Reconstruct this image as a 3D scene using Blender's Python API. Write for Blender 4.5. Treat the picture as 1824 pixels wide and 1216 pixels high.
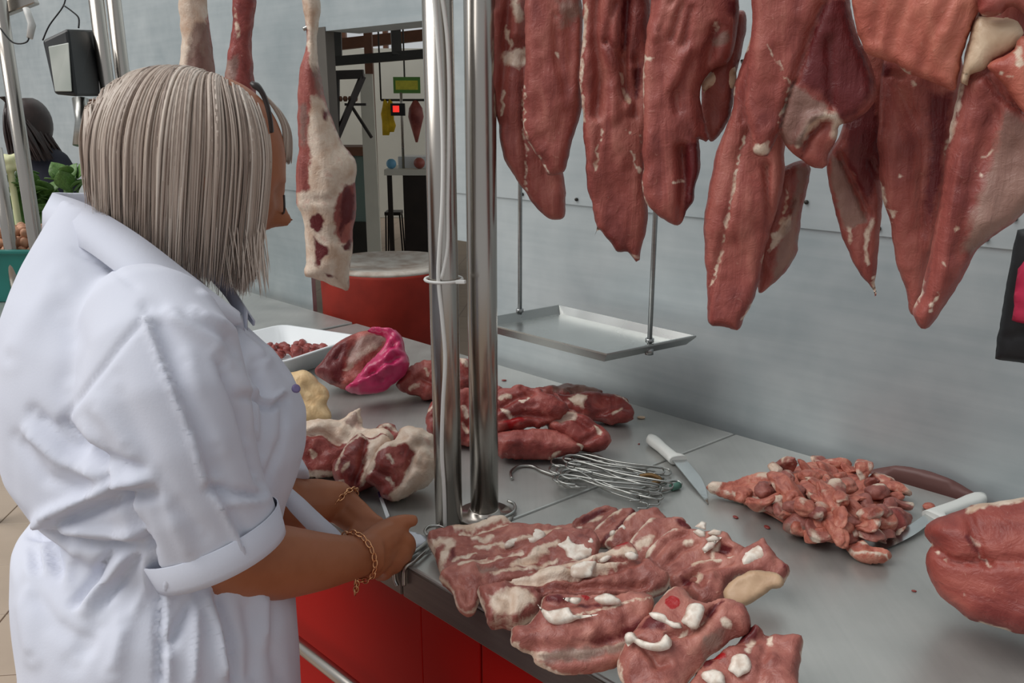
import bpy, bmesh, math, random
import numpy as np
from mathutils import Vector, Matrix
from mathutils.geometry import delaunay_2d_cdt

for _o in list(bpy.data.objects):
    bpy.data.objects.remove(_o)
scene = bpy.context.scene
COL = scene.collection

# ------------------------------------------------------------------ camera
FPX, W_PX, H_PX = 1500.0, 1824.0, 1216.0
PITCH = math.radians(15.57)
CAM_Z = 1.48
cam_data = bpy.data.cameras.new('camera')
cam_data.sensor_width = 36.0
cam_data.lens = FPX * 36.0 / W_PX
cam_data.clip_start = 0.02
cam = bpy.data.objects.new('camera', cam_data)
COL.objects.link(cam)
cam.location = (0, 0, CAM_Z)
cam.rotation_euler = (math.pi / 2 - PITCH, 0, 0)
scene.camera = cam

# ------------------------------------------------------------------ light
world = bpy.data.worlds.new('world')
scene.world = world
world.use_nodes = True
bg = world.node_tree.nodes['Background']
bg.inputs[0].default_value = (0.94, 0.97, 1.0, 1)
bg.inputs[1].default_value = 0.49
sun_data = bpy.data.lights.new('daylight', 'SUN')
sun_data.energy = 2.4
sun_data.angle = math.radians(50)
sun_data.color = (1.0, 0.985, 0.96)
sun = bpy.data.objects.new('daylight', sun_data)
COL.objects.link(sun)
sun.rotation_euler = Vector((0.66, 0.16, -0.80)).to_track_quat('-Z', 'Y').to_euler()
vs = scene.view_settings
vs.view_transform = 'Standard'
vs.look = 'None'
vs.gamma = 1.0
vs.exposure = 0.0
vs.use_curve_mapping = False

# ------------------------------------------------------------------ helpers
CP, SP = math.cos(PITCH), math.sin(PITCH)
CAMP = np.array([0, 0, CAM_Z])
FWD = np.array([0, CP, -SP]); UPV = np.array([0, SP, CP]); RGT = np.array([1.0, 0, 0])

def ray(px, py):
    return FWD * FPX + RGT * (px - W_PX / 2) + UPV * (H_PX / 2 - py)

def D(px, py, depth):
    """world point seen at a photo pixel at the given distance along the view axis"""
    return CAMP + ray(px, py) * (depth / FPX)

def PZ(px, py, z):
    r = ray(px, py)
    return CAMP + r * ((z - CAM_Z) / r[2])

def PP(px, py, p0, n):
    r = ray(px, py)
    return CAMP + r * (np.dot(np.asarray(p0) - CAMP, n) / np.dot(r, n))

def proj(pts):
    q = np.asarray(pts, float) - CAMP
    dep = q @ FWD
    return np.stack([W_PX / 2 + FPX * (q @ RGT) / dep, H_PX / 2 - FPX * (q @ UPV) / dep], 1), dep

def depth_of(p):
    return float(np.dot(np.asarray(p) - CAMP, FWD))

def unit(v):
    v = np.asarray(v, float)
    return v / np.linalg.norm(v)

def hashn(ix, iy, iz, seed):
    h = (ix * 374761393 + iy * 668265263 + iz * 2147483647 + seed * 1274126177) & 0xFFFFFFFF
    h = ((h ^ (h >> 13)) * 1274126177) & 0xFFFFFFFF
    h = (h ^ (h >> 16)) & 0xFFFF
    return h / 65535.0 * 2 - 1

def vnoise(p, scale, seed=0):
    p = np.asarray(p, float) * scale
    i = np.floor(p).astype(np.int64); f = p - i
    f = f * f * (3 - 2 * f)
    out = 0
    for dx in (0, 1):
        for dy in (0, 1):
            for dz in (0, 1):
                w = (f[:, 0] if dx else 1 - f[:, 0]) * (f[:, 1] if dy else 1 - f[:, 1]) * (f[:, 2] if dz else 1 - f[:, 2])
                out = out + w * hashn(i[:, 0] + dx, i[:, 1] + dy, i[:, 2] + dz, seed)
    return out

def fbm(p, scale, seed=0, octv=3):
    a, s, o = 1.0, scale, 0
    for k in range(octv):
        o = o + a * vnoise(p, s, seed + k * 17); a *= .5; s *= 2.03
    return o

def seg_dist(p, line):
    """distance of 2-D points p to an open polyline"""
    line = np.asarray(line, float)
    best = np.full(len(p), 1e9)
    for a, b in zip(line[:-1], line[1:]):
        ab = b - a; L = ab @ ab + 1e-12
        t = np.clip(((p - a) @ ab) / L, 0, 1)
        best = np.minimum(best, np.linalg.norm(p - (a + t[:, None] * ab), axis=1))
    return best

def inside_poly(p, poly):
    poly = np.asarray(poly, float)
    x, y = p[:, 0], p[:, 1]
    c = np.zeros(len(p), bool)
    j = len(poly) - 1
    for i in range(len(poly)):
        xi, yi = poly[i]; xj, yj = poly[j]
        hit = ((yi > y) != (yj > y)) & (x < (xj - xi) * (y - yi) / (yj - yi + 1e-12) + xi)
        c ^= hit
        j = i
    return c

def signed_poly(p, poly):
    d = seg_dist(p, list(poly) + [poly[0]])
    return np.where(inside_poly(p, poly), d, -d)

def smooth_closed(pts, step):
    """Catmull-Rom through the points, resampled about every step"""
    pts = np.asarray(pts, float); n = len(pts); out = []
    for i in range(n):
        p0, p1, p2, p3 = pts[i - 1], pts[i], pts[(i + 1) % n], pts[(i + 2) % n]
        k = max(1, int(np.linalg.norm(p2 - p1) / step))
        for j in range(k):
            t = j / k
            out.append(.5 * ((2 * p1) + (-p0 + p2) * t + (2 * p0 - 5 * p1 + 4 * p2 - p3) * t * t + (-p0 + 3 * p1 - 3 * p2 + p3) * t ** 3))
    return np.array(out)

def smooth_open(pts, k=6):
    pts = np.asarray(pts, float); n = len(pts); out = []
    for i in range(n - 1):
        p0, p1, p2, p3 = pts[max(i - 1, 0)], pts[i], pts[i + 1], pts[min(i + 2, n - 1)]
        for j in range(k):
            t = j / k
            out.append(.5 * ((2 * p1) + (-p0 + p2) * t + (2 * p0 - 5 * p1 + 4 * p2 - p3) * t * t + (-p0 + 3 * p1 - 3 * p2 + p3) * t ** 3))
    out.append(pts[-1])
    return np.array(out)

def mesh_obj(name, verts, faces, mat=None, parent=None, smooth=True, attrs=None):
    me = bpy.data.meshes.new(name)
    me.from_pydata([tuple(map(float, v)) for v in verts], [], [tuple(int(i) for i in f) for f in faces])
    me.validate()
    me.update()
    if smooth:
        me.polygons.foreach_set('use_smooth', [True] * len(me.polygons))
    if attrs:
        for k, v in attrs.items():
            a = me.attributes.new(k, 'FLOAT', 'POINT')
            a.data.foreach_set('value', np.asarray(v, np.float32))
    o = bpy.data.objects.new(name, me)
    COL.objects.link(o)
    if mat:
        me.materials.append(M[mat] if isinstance(mat, str) else mat)
    if parent:
        o.parent = parent
    return o

def tag(o, label, cat=None, group=None, kind=None):
    if label: o['label'] = label
    if cat: o['category'] = cat
    if group: o['group'] = group
    if kind: o['kind'] = kind
    return o

def empty(name, loc=(0, 0, 0), rz=0):
    o = bpy.data.objects.new(name, None)
    o.empty_display_size = .05
    COL.objects.link(o)
    o.location = tuple(map(float, loc)); o.rotation_euler = (0, 0, rz)
    return o

def adopt(o, parent):
    """make o (built in world space) a part of parent, which may be moved or turned"""
    o.parent = parent
    o.matrix_parent_inverse = (Matrix.Translation(parent.location) @ parent.rotation_euler.to_matrix().to_4x4()).inverted()
    return o

class MB:
    """collects shapes for ONE mesh"""
    def __init__(s): s.v = []; s.f = []
    def add(s, v, f):
        o = len(s.v); s.v += [tuple(map(float, x)) for x in v]; s.f += [tuple(i + o for i in q) for q in f]; return s
    def hexa(s, c):
        """eight corners: bottom four then top four, both counter-clockwise from above"""
        return s.add(c, [(3, 2, 1, 0), (4, 5, 6, 7), (0, 1, 5, 4), (1, 2, 6, 5), (2, 3, 7, 6), (3, 0, 4, 7)])
    def box(s, x0, x1, y0, y1, z0, z1):
        return s.hexa([(x0, y0, z0), (x1, y0, z0), (x1, y1, z0), (x0, y1, z0), (x0, y0, z1), (x1, y0, z1), (x1, y1, z1), (x0, y1, z1)])
    def beam(s, a, b, w, h, up=(0, 0, 1)):
        a, b = np.asarray(a, float), np.asarray(b, float)
        d = unit(b - a); r = np.cross(d, up)
        r = unit(r) if np.linalg.norm(r) > 1e-6 else np.array([1., 0, 0])
        u = np.cross(r, d); r = r * w / 2; u = u * h / 2
        return s.hexa([a - r - u, a + r - u, b + r - u, b - r - u, a - r + u, a + r + u, b + r + u, b - r + u])
    def tube(s, pts, rad, n=10, cap=True, flat=1.0):
        pts = np.asarray(pts, float)
        rad = np.broadcast_to(np.asarray(rad, float), (len(pts),))
        tan = np.gradient(pts, axis=0)
        ref = np.array([0, 0, 1.0]) if abs(unit(tan[0])[2]) < .9 else np.array([1.0, 0, 0])
        u = unit(np.cross(tan[0], ref)); o = len(s.v)
        for i, p in enumerate(pts):
            t = unit(tan[i]); u = u - t * (u @ t); u = unit(u); w = np.cross(t, u)
            for k in range(n):
                a = 2 * math.pi * k / n
                s.v.append(tuple(p + rad[i] * (math.cos(a) * u + flat * math.sin(a) * w)))
        for i in range(len(pts) - 1):
            for k in range(n):
                k2 = (k + 1) % n
                s.f.append((o + i * n + k, o + i * n + k2, o + (i + 1) * n + k2, o + (i + 1) * n + k))
        if cap:
            s.f.append(tuple(o + k for k in range(n))[::-1])
            s.f.append(tuple(o + (len(pts) - 1) * n + k for k in range(n)))
        return s
    def loft(s, rings, cap=True):
        """rings: equal-length lists of points"""
        n = len(rings[0]); o = len(s.v)
        for r in rings: s.v += [tuple(map(float, p)) for p in r]
        for i in range(len(rings) - 1):
            for k in range(n):
                k2 = (k + 1) % n
                s.f.append((o + i * n + k, o + i * n + k2, o + (i + 1) * n + k2, o + (i + 1) * n + k))
        if cap:
            s.f.append(tuple(o + k for k in range(n))[::-1])
            s.f.append(tuple(o + (len(rings) - 1) * n + k for k in range(n)))
        return s
    def ell(s, c, rx, ry, rz, nu=16, nv=10):
        rings = []
        for j in range(1, nv):
            th = math.pi * j / nv
            rings.append([(c[0] + rx * math.sin(th) * math.cos(2 * math.pi * k / nu), c[1] + ry * math.sin(th) * math.sin(2 * math.pi * k / nu), c[2] - rz * math.cos(th)) for k in range(nu)])
        return s.loft(rings)
    def build(s, name, mat=None, parent=None, smooth=False, bevel=0, seg=2):
        o = mesh_obj(name, s.v, s.f, mat, parent, smooth)
        bm = bmesh.new(); bm.from_mesh(o.data)
        bmesh.ops.recalc_face_normals(bm, faces=bm.faces)
        bm.to_mesh(o.data); bm.free()
        if bevel:
            m = o.modifiers.new('bevel', 'BEVEL'); m.width = bevel; m.segments = seg; m.limit_method = 'ANGLE'; m.angle_limit = .6
        if smooth:
            for e in o.data.edges: pass
            o.data.polygons.foreach_set('use_smooth', [len(p.vertices) <= 4 for p in o.data.polygons])
        return o

# ------------------------------------------------------------------ materials
M = {}
def lin(r, g, b):
    f = lambda c: (c / 255 / 12.92) if c / 255 <= .04045 else ((c / 255 + .055) / 1.055) ** 2.4
    return (f(r), f(g), f(b), 1)

class NT:
    def __init__(s, name):
        s.m = bpy.data.materials.new(name); s.m.use_nodes = True
        s.t = s.m.node_tree; s.b = s.t.nodes['Principled BSDF']; M[name] = s.m
        s.tc = s.n('ShaderNodeTexCoord')
    def n(s, typ, **kw):
        x = s.t.nodes.new(typ)
        for k, v in kw.items():
            if k.startswith('i_'):
                key = k[2:]
                x.inputs[int(key) if key.isdigit() else key.replace('_', ' ')].default_value = v
            else: setattr(x, k, v)
        return x
    def l(s, a, b): s.t.links.new(a, b)
    def coord(s, scale=(1, 1, 1), kind='Object', rot=(0, 0, 0)):
        m = s.n('ShaderNodeMapping'); m.inputs['Scale'].default_value = scale; m.inputs['Rotation'].default_value = rot
        s.l(s.tc.outputs[kind], m.inputs['Vector']); return m.outputs[0]
    def noise(s, scale, vec=None, detail=3, rough=.55, dist=0):
        x = s.n('ShaderNodeTexNoise'); x.inputs['Scale'].default_value = scale; x.inputs['Detail'].default_value = detail
        x.inputs['Roughness'].default_value = rough; x.inputs['Distortion'].default_value = dist
        s.l(vec if vec is not None else s.tc.outputs['Object'], x.inputs['Vector']); return x.outputs['Fac']
    def ramp(s, fac, stops):
        x = s.n('ShaderNodeValToRGB'); e = x.color_ramp.elements
        while len(e) < len(stops): e.new(.5)
        for q, (p, c) in zip(e, stops): q.position = p; q.color = c if len(c) == 4 else (*c, 1)
        s.l(fac, x.inputs['Fac']); return x.outputs['Color']
    def mix(s, fac, a, b, mode='MIX'):
        x = s.n('ShaderNodeMix', data_type='RGBA', blend_type=mode)
        for v, i in ((fac, 0), (a, 6), (b, 7)):
            if hasattr(v, 'links') or hasattr(v, 'is_linked'): s.l(v, x.inputs[i])
            else: x.inputs[i].default_value = v
        return x.outputs[2]
    def math(s, op, a, b=0.0, c=None):
        x = s.n('ShaderNodeMath', operation=op)
        for i, v in enumerate((a, b) if c is None else (a, b, c)):
            if hasattr(v, 'is_linked'): s.l(v, x.inputs[i])
            else: x.inputs[i].default_value = v
        return x.outputs[0]
    def attr(s, name):
        return s.n('ShaderNodeAttribute', attribute_name=name).outputs['Fac']
    def set(s, **kw):
        for k, v in kw.items():
            inp = s.b.inputs[k.replace('_', ' ')]
            if hasattr(v, 'is_linked'): s.l(v, inp)
            else: inp.default_value = v
        return s
    def bump(s, h, strength=.3, dist=.01):
        x = s.n('ShaderNodeBump'); x.inputs['Strength'].default_value = strength; x.inputs['Distance'].default_value = dist
        s.l(h, x.inputs['Height']); s.l(x.outputs[0], s.b.inputs['Normal']); return s

def plain(name, rgb, rough=.5, metal=0.0, var=.12, scale=8, **kw):
    t = NT(name); c = lin(*rgb)
    lo = tuple(x * (1 - var) for x in c[:3]) + (1,); hi = tuple(min(1, x * (1 + var)) for x in c[:3]) + (1,)
    t.set(Base_Color=t.ramp(t.noise(scale), [(.3, lo), (.7, hi)]), Roughness=rough, Metallic=metal, **kw)
    return t

def steel(name, rgb, rough, streak=(1, 1, 40), metal=1.0, var=.15, scale=6):
    t = NT(name); c = lin(*rgb)
    n1 = t.noise(scale, t.coord(streak)); n2 = t.noise(3.0)
    lo = tuple(x * (1 - var) for x in c[:3]) + (1,); hi = tuple(min(1, x * (1 + var)) for x in c[:3]) + (1,)
    m = t.math('ADD', t.math('MULTIPLY', n1, .5), t.math('MULTIPLY', n2, .5))
    t.set(Base_Color=t.ramp(m, [(.3, lo), (.7, hi)]), Metallic=metal,
          Roughness=t.math('ADD', t.math('MULTIPLY', n2, .15), rough - .07))
    return t

plain('red_paint', (158, 12, 7), .5, var=.08, scale=3, Specular_IOR_Level=.12)
plain('red_block', (132, 38, 27), .65, var=.22, scale=9, Specular_IOR_Level=.2)
plain('white_plastic', (226, 230, 232), .4, var=.03)
plain('cream_paint', (205, 202, 188), .6, var=.05)
plain('black_plastic', (22, 23, 25), .4, var=.2)
plain('dark_metal', (52, 50, 46), .5, .4, var=.2)
plain('brown_frame', (110, 72, 52), .6, var=.2)
plain('cable_white', (222, 222, 218), .45, var=.03)
plain('gold', (214, 160, 118), .25, 1.0, var=.1)
steel('pole_steel', (176, 170, 163), .24, (1, 1, .1))
steel('hook_steel', (168, 168, 164), .28)
steel('wire_steel', (160, 162, 162), .3)
# ------------------------------------------------------------------ the place: counter line, walls, floor
CZ = 0.88                                   # worktop height
A = np.array([.716, -.698, 0]); A = unit(A)  # along the counter, towards the camera's right
B = np.array([-A[1], A[0], 0])               # from the front edge to the wall
F0 = PZ(740, 1014, CZ)                       # a point of the front edge
CDEP = .738

def CT(a, b, z=0.0):
    """counter coordinates: a along, b back from the front edge, z above the worktop"""
    return F0 + A * a + B * b + np.array([0, 0, z])

def to_ab(p):
    q = np.asarray(p) - F0
    return float(q @ A), float(q @ B)

WALL_P = CT(0, CDEP + .03); WALL_N = -B

def WP(px, py, off=0.0):
    """point of the back wall (or off metres in front of it) seen at a pixel"""
    return PP(px, py, WALL_P + WALL_N * off, WALL_N)

# worktop steel
t = NT('worktop_steel')
n1 = t.noise(9, t.coord((1, 1, 1), rot=(0, 0, .78)), 4); n2 = t.noise(140, t.coord((1, .04, 1), rot=(0, 0, -.77)), 2); n3 = t.noise(2.2)
mm = t.math('ADD', t.math('MULTIPLY', n1, .45), t.math('ADD', t.math('MULTIPLY', n2, .12), t.math('MULTIPLY', n3, .43)))
t.set(Base_Color=t.ramp(mm, [(.3, lin(160, 160, 157)), (.7, lin(190, 190, 186))]), Metallic=.55,
      Roughness=t.ramp(n1, [(.3, (.3, .3, .3)), (.7, (.42, .42, .42))]))
# galvanised wall sheet
t = NT('wall_sheet')
n1 = t.noise(2.3, None, 4, .6, .4); n2 = t.noise(60, t.coord((.05, .05, 1)), 3); n3 = t.noise(11, None, 3)
mm = t.math('ADD', t.math('MULTIPLY', n1, .55), t.math('ADD', t.math('MULTIPLY', n2, .2), t.math('MULTIPLY', n3, .25)))
t.set(Base_Color=t.ramp(mm, [(.3, lin(158, 170, 174)), (.7, lin(204, 211, 212))]), Metallic=.45, Roughness=.46)
t.bump(n1, .12, .02)
t = NT('floor_tile')
br = t.n('ShaderNodeTexBrick', offset=0.0); t.l(t.coord((1, 1, 1), rot=(0, 0, .1)), br.inputs['Vector'])
br.inputs['Color1'].default_value = lin(168, 150, 132); br.inputs['Color2'].default_value = lin(160, 142, 126)
br.inputs['Mortar'].default_value = lin(96, 84, 74); br.inputs['Scale'].default_value = 1
br.inputs['Mortar Size'].default_value = .004; br.inputs['Brick Width'].default_value = .33; br.inputs['Row Height'].default_value = .33
t.set(Base_Color=t.mix(t.noise(7), br.outputs['Color'], lin(150, 134, 120)), Roughness=.5)

def wall_az(px, py):
    p = WP(px, py); q = p - WALL_P
    return float(q @ A), float(p[2])

def WQ(a, z, off=0.0):
    p = WALL_P + A * a + WALL_N * off
    return np.array([p[0], p[1], z])

def wall_panel(name, a0, a1, z0, z1, off0, off1, mat, parent):
    """upright slab in the wall: between off0 (back) and off1 (front) metres in front of the wall plane"""
    m = MB()
    m.hexa([WQ(a0, z0, off1), WQ(a1, z0, off1), WQ(a1, z0, off0), WQ(a0, z0, off0),
            WQ(a0, z1, off1), WQ(a1, z1, off1), WQ(a1, z1, off0), WQ(a0, z1, off0)])
    return m.build(name, mat, parent)

aL, _ = wall_az(597, 250); aR, _ = wall_az(790, 250)
zT = wall_az(600, 44)[1]; zB = wall_az(680, 492)[1]
zS = wall_az(1290, 372)[1]; zS0 = wall_az(480, 322)[1]
wall = empty('wall_back'); tag(wall, 'grey galvanised sheet wall behind the counter', kind='structure')
aBL, _ = wall_az(556, 520); aBR, _ = wall_az(840, 560); zK = 1.16
for (a0, a1, zs, k) in ((-7, -3.9, zS0, 0), (-3.9, aL, zS0, 1), (aR, .75, zS, 2), (.75, 3.2, zS, 3)):
    if k == 1:
        wall_panel('sheet_panel', a0, aBL, 0, zs, -.014, 0, 'wall_sheet', wall)
        wall_panel('sheet_panel', aBL, a1, zK, zs, -.014, 0, 'wall_sheet', wall)
    elif k == 2:
        wall_panel('sheet_panel', aBR, a1, 0, zs, -.014, 0, 'wall_sheet', wall)
        wall_panel('sheet_panel', a0, aBR, zK, zs, -.014, 0, 'wall_sheet', wall)
    else:
        wall_panel('sheet_panel', a0, a1, 0, zs, -.014, 0, 'wall_sheet', wall)
    wall_panel('sheet_panel', a0, a1, zs - .02, 3.3, -.014, .004, 'wall_sheet', wall)
wall_panel('sheet_panel', aL, aR, zT, 3.3, -.014, .012, 'wall_sheet', wall)
for a in np.arange(aR + .1, 1.6, .16):
    for dz in (.012, .045):
        MB().ell(WQ(a + dz, zS + dz - .02, .006), .004, .004, .004, 8, 6).build('rivet', 'dark_metal', wall, True)
# dark frame of the opening
plain('jamb_metal', (92, 88, 82), .6, .3, var=.15)
trim = empty('trim_1'); tag(trim, 'dark frame of the opening in the sheet wall', kind='structure')
wall_panel('jamb', wall_az(571, 250)[0], aL + .004, zK - .15, zT - .004, -.012, .016, 'jamb_metal', trim)
wall_panel('lintel', aL, aR, zT - .015, zT, -.1, .014, 'wall_sheet', trim)
# round butcher's block painted red, standing in the opening
br_ = .212
bc = PP(694, 480, WALL_P - WALL_N * (br_ - .015), WALL_N)
root = empty('chopping_block', (bc[0], bc[1], 0)); tag(root, 'round red-painted chopping block with a worn pale top, in the wall opening', 'chopping block')
def ringc(r, z, n=48, sd=0):
    return [(bc[0] + (r + .003 * math.sin(5 * a + z * 9)) * math.cos(a), bc[1] + (r + .003 * math.sin(5 * a + z * 9)) * math.sin(a), z) for a in np.linspace(0, 2 * math.pi, n, False)]
zb_ = 1.008
t = NT('worn_sill'); t.set(Base_Color=t.ramp(t.noise(14, None, 4), [(.42, lin(196, 190, 180)), (.72, lin(150, 128, 112))]), Roughness=.8)
adopt(MB().loft([ringc(br_ * .97, .0), ringc(br_, .3), ringc(br_, .9), ringc(br_, zb_ - .012), ringc(br_ * .985, zb_ - .004)]).build('painted_body', 'red_block', None, True), root)
adopt(MB().loft([ringc(br_ * .985, zb_ - .004), ringc(br_ * .97, zb_ + .004), ringc(br_ * .90, zb_ + .008), ringc(br_ * .5, zb_ - .002)]).build('worn_top', 'worn_sill', None, True), root)

# floor with separate tiles where the photograph shows them
fl = empty('floor'); tag(fl, 'beige tiled market floor', kind='structure')
MB().box(-12, 8, -6, 12, -.1, -.004).build('floor_bed', 'floor_tile', fl)
TS = .30
m = MB().box(.0015, TS - .0015, .0015, TS - .0015, -.02, 0)
plain('tile_glaze', (186, 168, 150), .42, var=.08, scale=3)
tile0 = m.build('tile', 'tile_glaze', fl, bevel=.0015, seg=1)
first = True
for i in range(-12, -1):
    for j in range(2, 16):
        c = np.array([i * TS, j * TS, 0]); c = np.array([c[0] * .995 - c[1] * .1 + .2, c[0] * .1 + c[1] * .995, 0])
        q, dep = proj([c + [0.15, .15, 0]])
        if dep[0] < .4 or q[0, 0] > 330 or q[0, 0] < -420 or q[0, 1] > 1500 or q[0, 1] < 560: continue
        o = tile0 if first else tile0.copy()
        if not first: COL.objects.link(o)
        first = False
        o.location = tuple(c); o.rotation_euler = (random.Random(i * 31 + j).uniform(-.002, .002), 0, .1)

# ------------------------------------------------------------------ counters
aS_f, _ = to_ab(PZ(717, 1000, CZ)); aS_b, _ = to_ab(PZ(1310, 772, CZ))
LIP = .052
steel('lip_steel', (112, 102, 96), .35, (1, 1, 30), metal=.7)  # lip's reflection of the dark floor is put into this darker base colour
def counter(name, a0f, a0b, a1f, a1b, label, panels):
    root = empty(name, CT((a0f + a1f) / 2, .35) * [1, 1, 0]); tag(root, label, 'counter', 'steel market counters')
    m = MB()
    m.hexa([CT(a0f, 0, -.03), CT(a1f, 0, -.03), CT(a1b, CDEP, -.03), CT(a0b, CDEP, -.03), CT(a0f, 0, 0), CT(a1f, 0, 0), CT(a1b, CDEP, 0), CT(a0b, CDEP, 0)])
    adopt(m.build('worktop', 'worktop_steel', None, bevel=.003), root)
    m = MB(); m.hexa([CT(a0f, -.002, -LIP), CT(a1f, -.002, -LIP), CT(a1f, .02, -LIP), CT(a0f, .02, -LIP), CT(a0f, -.002, -.004), CT(a1f, -.002, -.004), CT(a1f, .02, -.004), CT(a0f, .02, -.004)])
    adopt(m.build('front_lip', 'lip_steel', None, bevel=.002), root)
    for p0, p1 in panels:
        m = MB(); m.hexa([CT(p0, .03, -.80), CT(p1, .03, -.80), CT(p1, .05, -.80), CT(p0, .05, -.80), CT(p0, .03, -LIP + .01), CT(p1, .03, -LIP + .01), CT(p1, .05, -LIP + .01), CT(p0, .05, -LIP + .01)])
        adopt(m.build('front_panel', 'red_paint', None, bevel=.002), root)
    m = MB(); m.hexa([CT(a0f, .05, -.86), CT(a1f, .05, -.86), CT(a1b, CDEP - .05, -.86), CT(a0b, CDEP - .05, -.86), CT(a0f, .05, -.78), CT(a1f, .05, -.78), CT(a1b, CDEP - .05, -.78), CT(a0b, CDEP - .05, -.78)])
    adopt(m.build('plinth', 'dark_metal', None), root)
    return root
aC0 = to_ab(PZ(190, 190 + .606 * 810 * .98, CZ))[0]
aPan = to_ab(PZ(820, 1065, CZ))[0]
c_far = counter('market_counter', aC0, aC0, aS_f - .0015, aS_b - .0015, 'steel-topped counter with red front that the woman stands at, beyond the joint', [(aC0, -.62), (-.617, aS_f)])
# pale table of the neighbouring stall, standing on legs
root = empty('produce_table', CT(-2.2, .35) * [1, 1, 0]); tag(root, 'steel-topped table on legs of the neighbouring produce stall', 'table')
m = MB(); m.hexa([CT(-2.6, 0, -.03), CT(aC0 - .02, 0, -.03), CT(aC0 - .02, CDEP, -.03), CT(-2.6, CDEP, -.03), CT(-2.6, 0, 0), CT(aC0 - .02, 0, 0), CT(aC0 - .02, CDEP, 0), CT(-2.6, CDEP, 0)]); adopt(m.build('table_top', 'worktop_steel', None, bevel=.003), root)
for q_ in ((-2.55, .04), (-2.55, CDEP - .06), (aC0 - .08, .04), (aC0 - .08, CDEP - .06)):
    adopt(MB().tube([CT(*q_, -CZ), CT(*q_, -.4), CT(*q_, -.03)], .018, 12).build('leg', 'pole_steel', None, True), root)
c_near = counter('market_counter', aS_f + .0015, aS_b + .0015, 1.75, 1.75, 'steel-topped counter with red front carrying the bone-in chops, nearer side of the joint', [(aS_f, aPan - .002), (aPan + .002, 1.75)])
# chrome rail in front of the red panels
r0 = PP(522, 1140, CT(0, -.035), B); r1 = PP(620, 1216, CT(0, -.035), B)
dr = unit(r1 - r0) ; dr = A * (dr @ A) + np.array([0, 0, 0]); zr = (r0[2] + r1[2]) / 2
root = empty('chrome_rail', CT(to_ab(r0)[0], -.035) * [1, 1, 0]); tag(root, 'chrome bumper rail along the red counter front, below the forearm', 'rail')
aa = to_ab(r0)[0]
adopt(MB().tube([CT(aa - .35, -.035, zr - CZ), CT(aa + .2, -.035, zr - CZ), CT(1.7, -.035, zr - CZ)], .011, 14).build('rail_tube', 'pole_steel', None, True), root)
for q in (aa - .2, aa + .55, aa + 1.2):
    adopt(MB().tube([CT(q, -.035, zr - CZ), CT(q, .035, zr - CZ)], .007, 10).build('rail_bracket', 'pole_steel', None, True), root)

# ------------------------------------------------------------------ steel posts
TOPZ = 1.90
def post(px, py, rad, label, name='steel_post', z0=CZ, base=None, flange=0):
    p = base if base is not None else PZ(px, py, z0)
    root = empty(name, p); tag(root, label, 'post')
    o = MB().tube([p, p + [0, 0, .3], [p[0], p[1], TOPZ]], rad, 28).build('tube', 'pole_steel', None, True); adopt(o, root)
    if flange:
        rings = [[(p[0] + r * math.cos(a), p[1] + r * math.sin(a), z0 + h) for a in np.linspace(0, 2 * math.pi, 32, False)] for r, h in ((flange, .0002), (flange, .002), (flange * .93, .0045), (rad * 1.25, .006), (rad * 1.1, .012), (rad, .013))]
        adopt(MB().loft(rings).build('base_flange', 'pole_steel', None, True), root)
    return root, p
post_l, ppl = post(800, 937, .0200, 'polished steel post with a white cable tied to it, on the counter edge')
post_r, ppr = post(863, 918, .0212, 'polished steel post on a round flange, beside the cable post', flange=.045)
# the rail on top of the posts from which the meat hangs
HA = unit(A + B * .12)
def rail_pt(s, z=1.865): return np.array([ppr[0] + HA[0] * s, ppr[1] + HA[1] * s, z])
root = empty('hanging_rail', rail_pt(0)); tag(root, 'steel rail joining the posts above the hanging meat', 'rail')
adopt(MB().tube([rail_pt(-2.9), rail_pt(-.9), rail_pt(1.25)], .018, 16).build('rail_tube', 'pole_steel', None, True), root)
# cable and zip tie
cpath = [(772, -20, .024), (779, 60), (785, 150), (789, 260), (788, 360), (783, 440), (781, 497), (788, 570), (793, 640), (789, 720), (787, 800), (791, 870), (793, 938)]
pts = []
for c in cpath:
    dp = depth_of(PP(c[0], c[1], ppl, unit([FWD[0], FWD[1], 0])))
    pts.append(D(c[0], c[1], dp - .0235))
cr = empty('power_cable', pts[-1]); tag(cr, 'thin white power cable running down the steel post', 'cable')
adopt(MB().tube(smooth_open(pts, 5), .0028, 8).build('cable', 'cable_white', None, True), cr)
pts2 = [D(c[0] + 13 + 4 * math.sin(i * 1.3), c[1], depth_of(p) + .004) for i, (c, p) in enumerate(zip(cpath[:6], pts[:6]))] + [D(786, 497, depth_of(pts[6]) + .0)]
adopt(MB().tube(smooth_open(pts2, 5), .0026, 8).build('second_strand', 'cable_white', None, True), cr)
z = PP(790, 497, ppl, unit([FWD[0], FWD[1], 0]))[2]
ring = [(ppl[0] + .0255 * math.cos(a), ppl[1] + .0255 * math.sin(a), z) for a in np.linspace(0, 2 * math.pi, 29)]
zt = empty('cable_tie', (ppl[0], ppl[1], z)); tag(zt, 'white plastic tie round the cable post', 'cable tie')
adopt(MB().tube(ring, .0022, 6, cap=False).build('band', 'cable_white', None, True), zt)
q = np.array(ring[-6]); q2 = D(812, 496, depth_of(ppl) - .39)
adopt(MB().beam([ppl[0] + .018, ppl[1] - .018, z], [ppl[0] + .031, ppl[1] - .024, z + .001], .006, .005).build('tie_head', 'cable_white', None, bevel=.001), zt)
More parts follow.
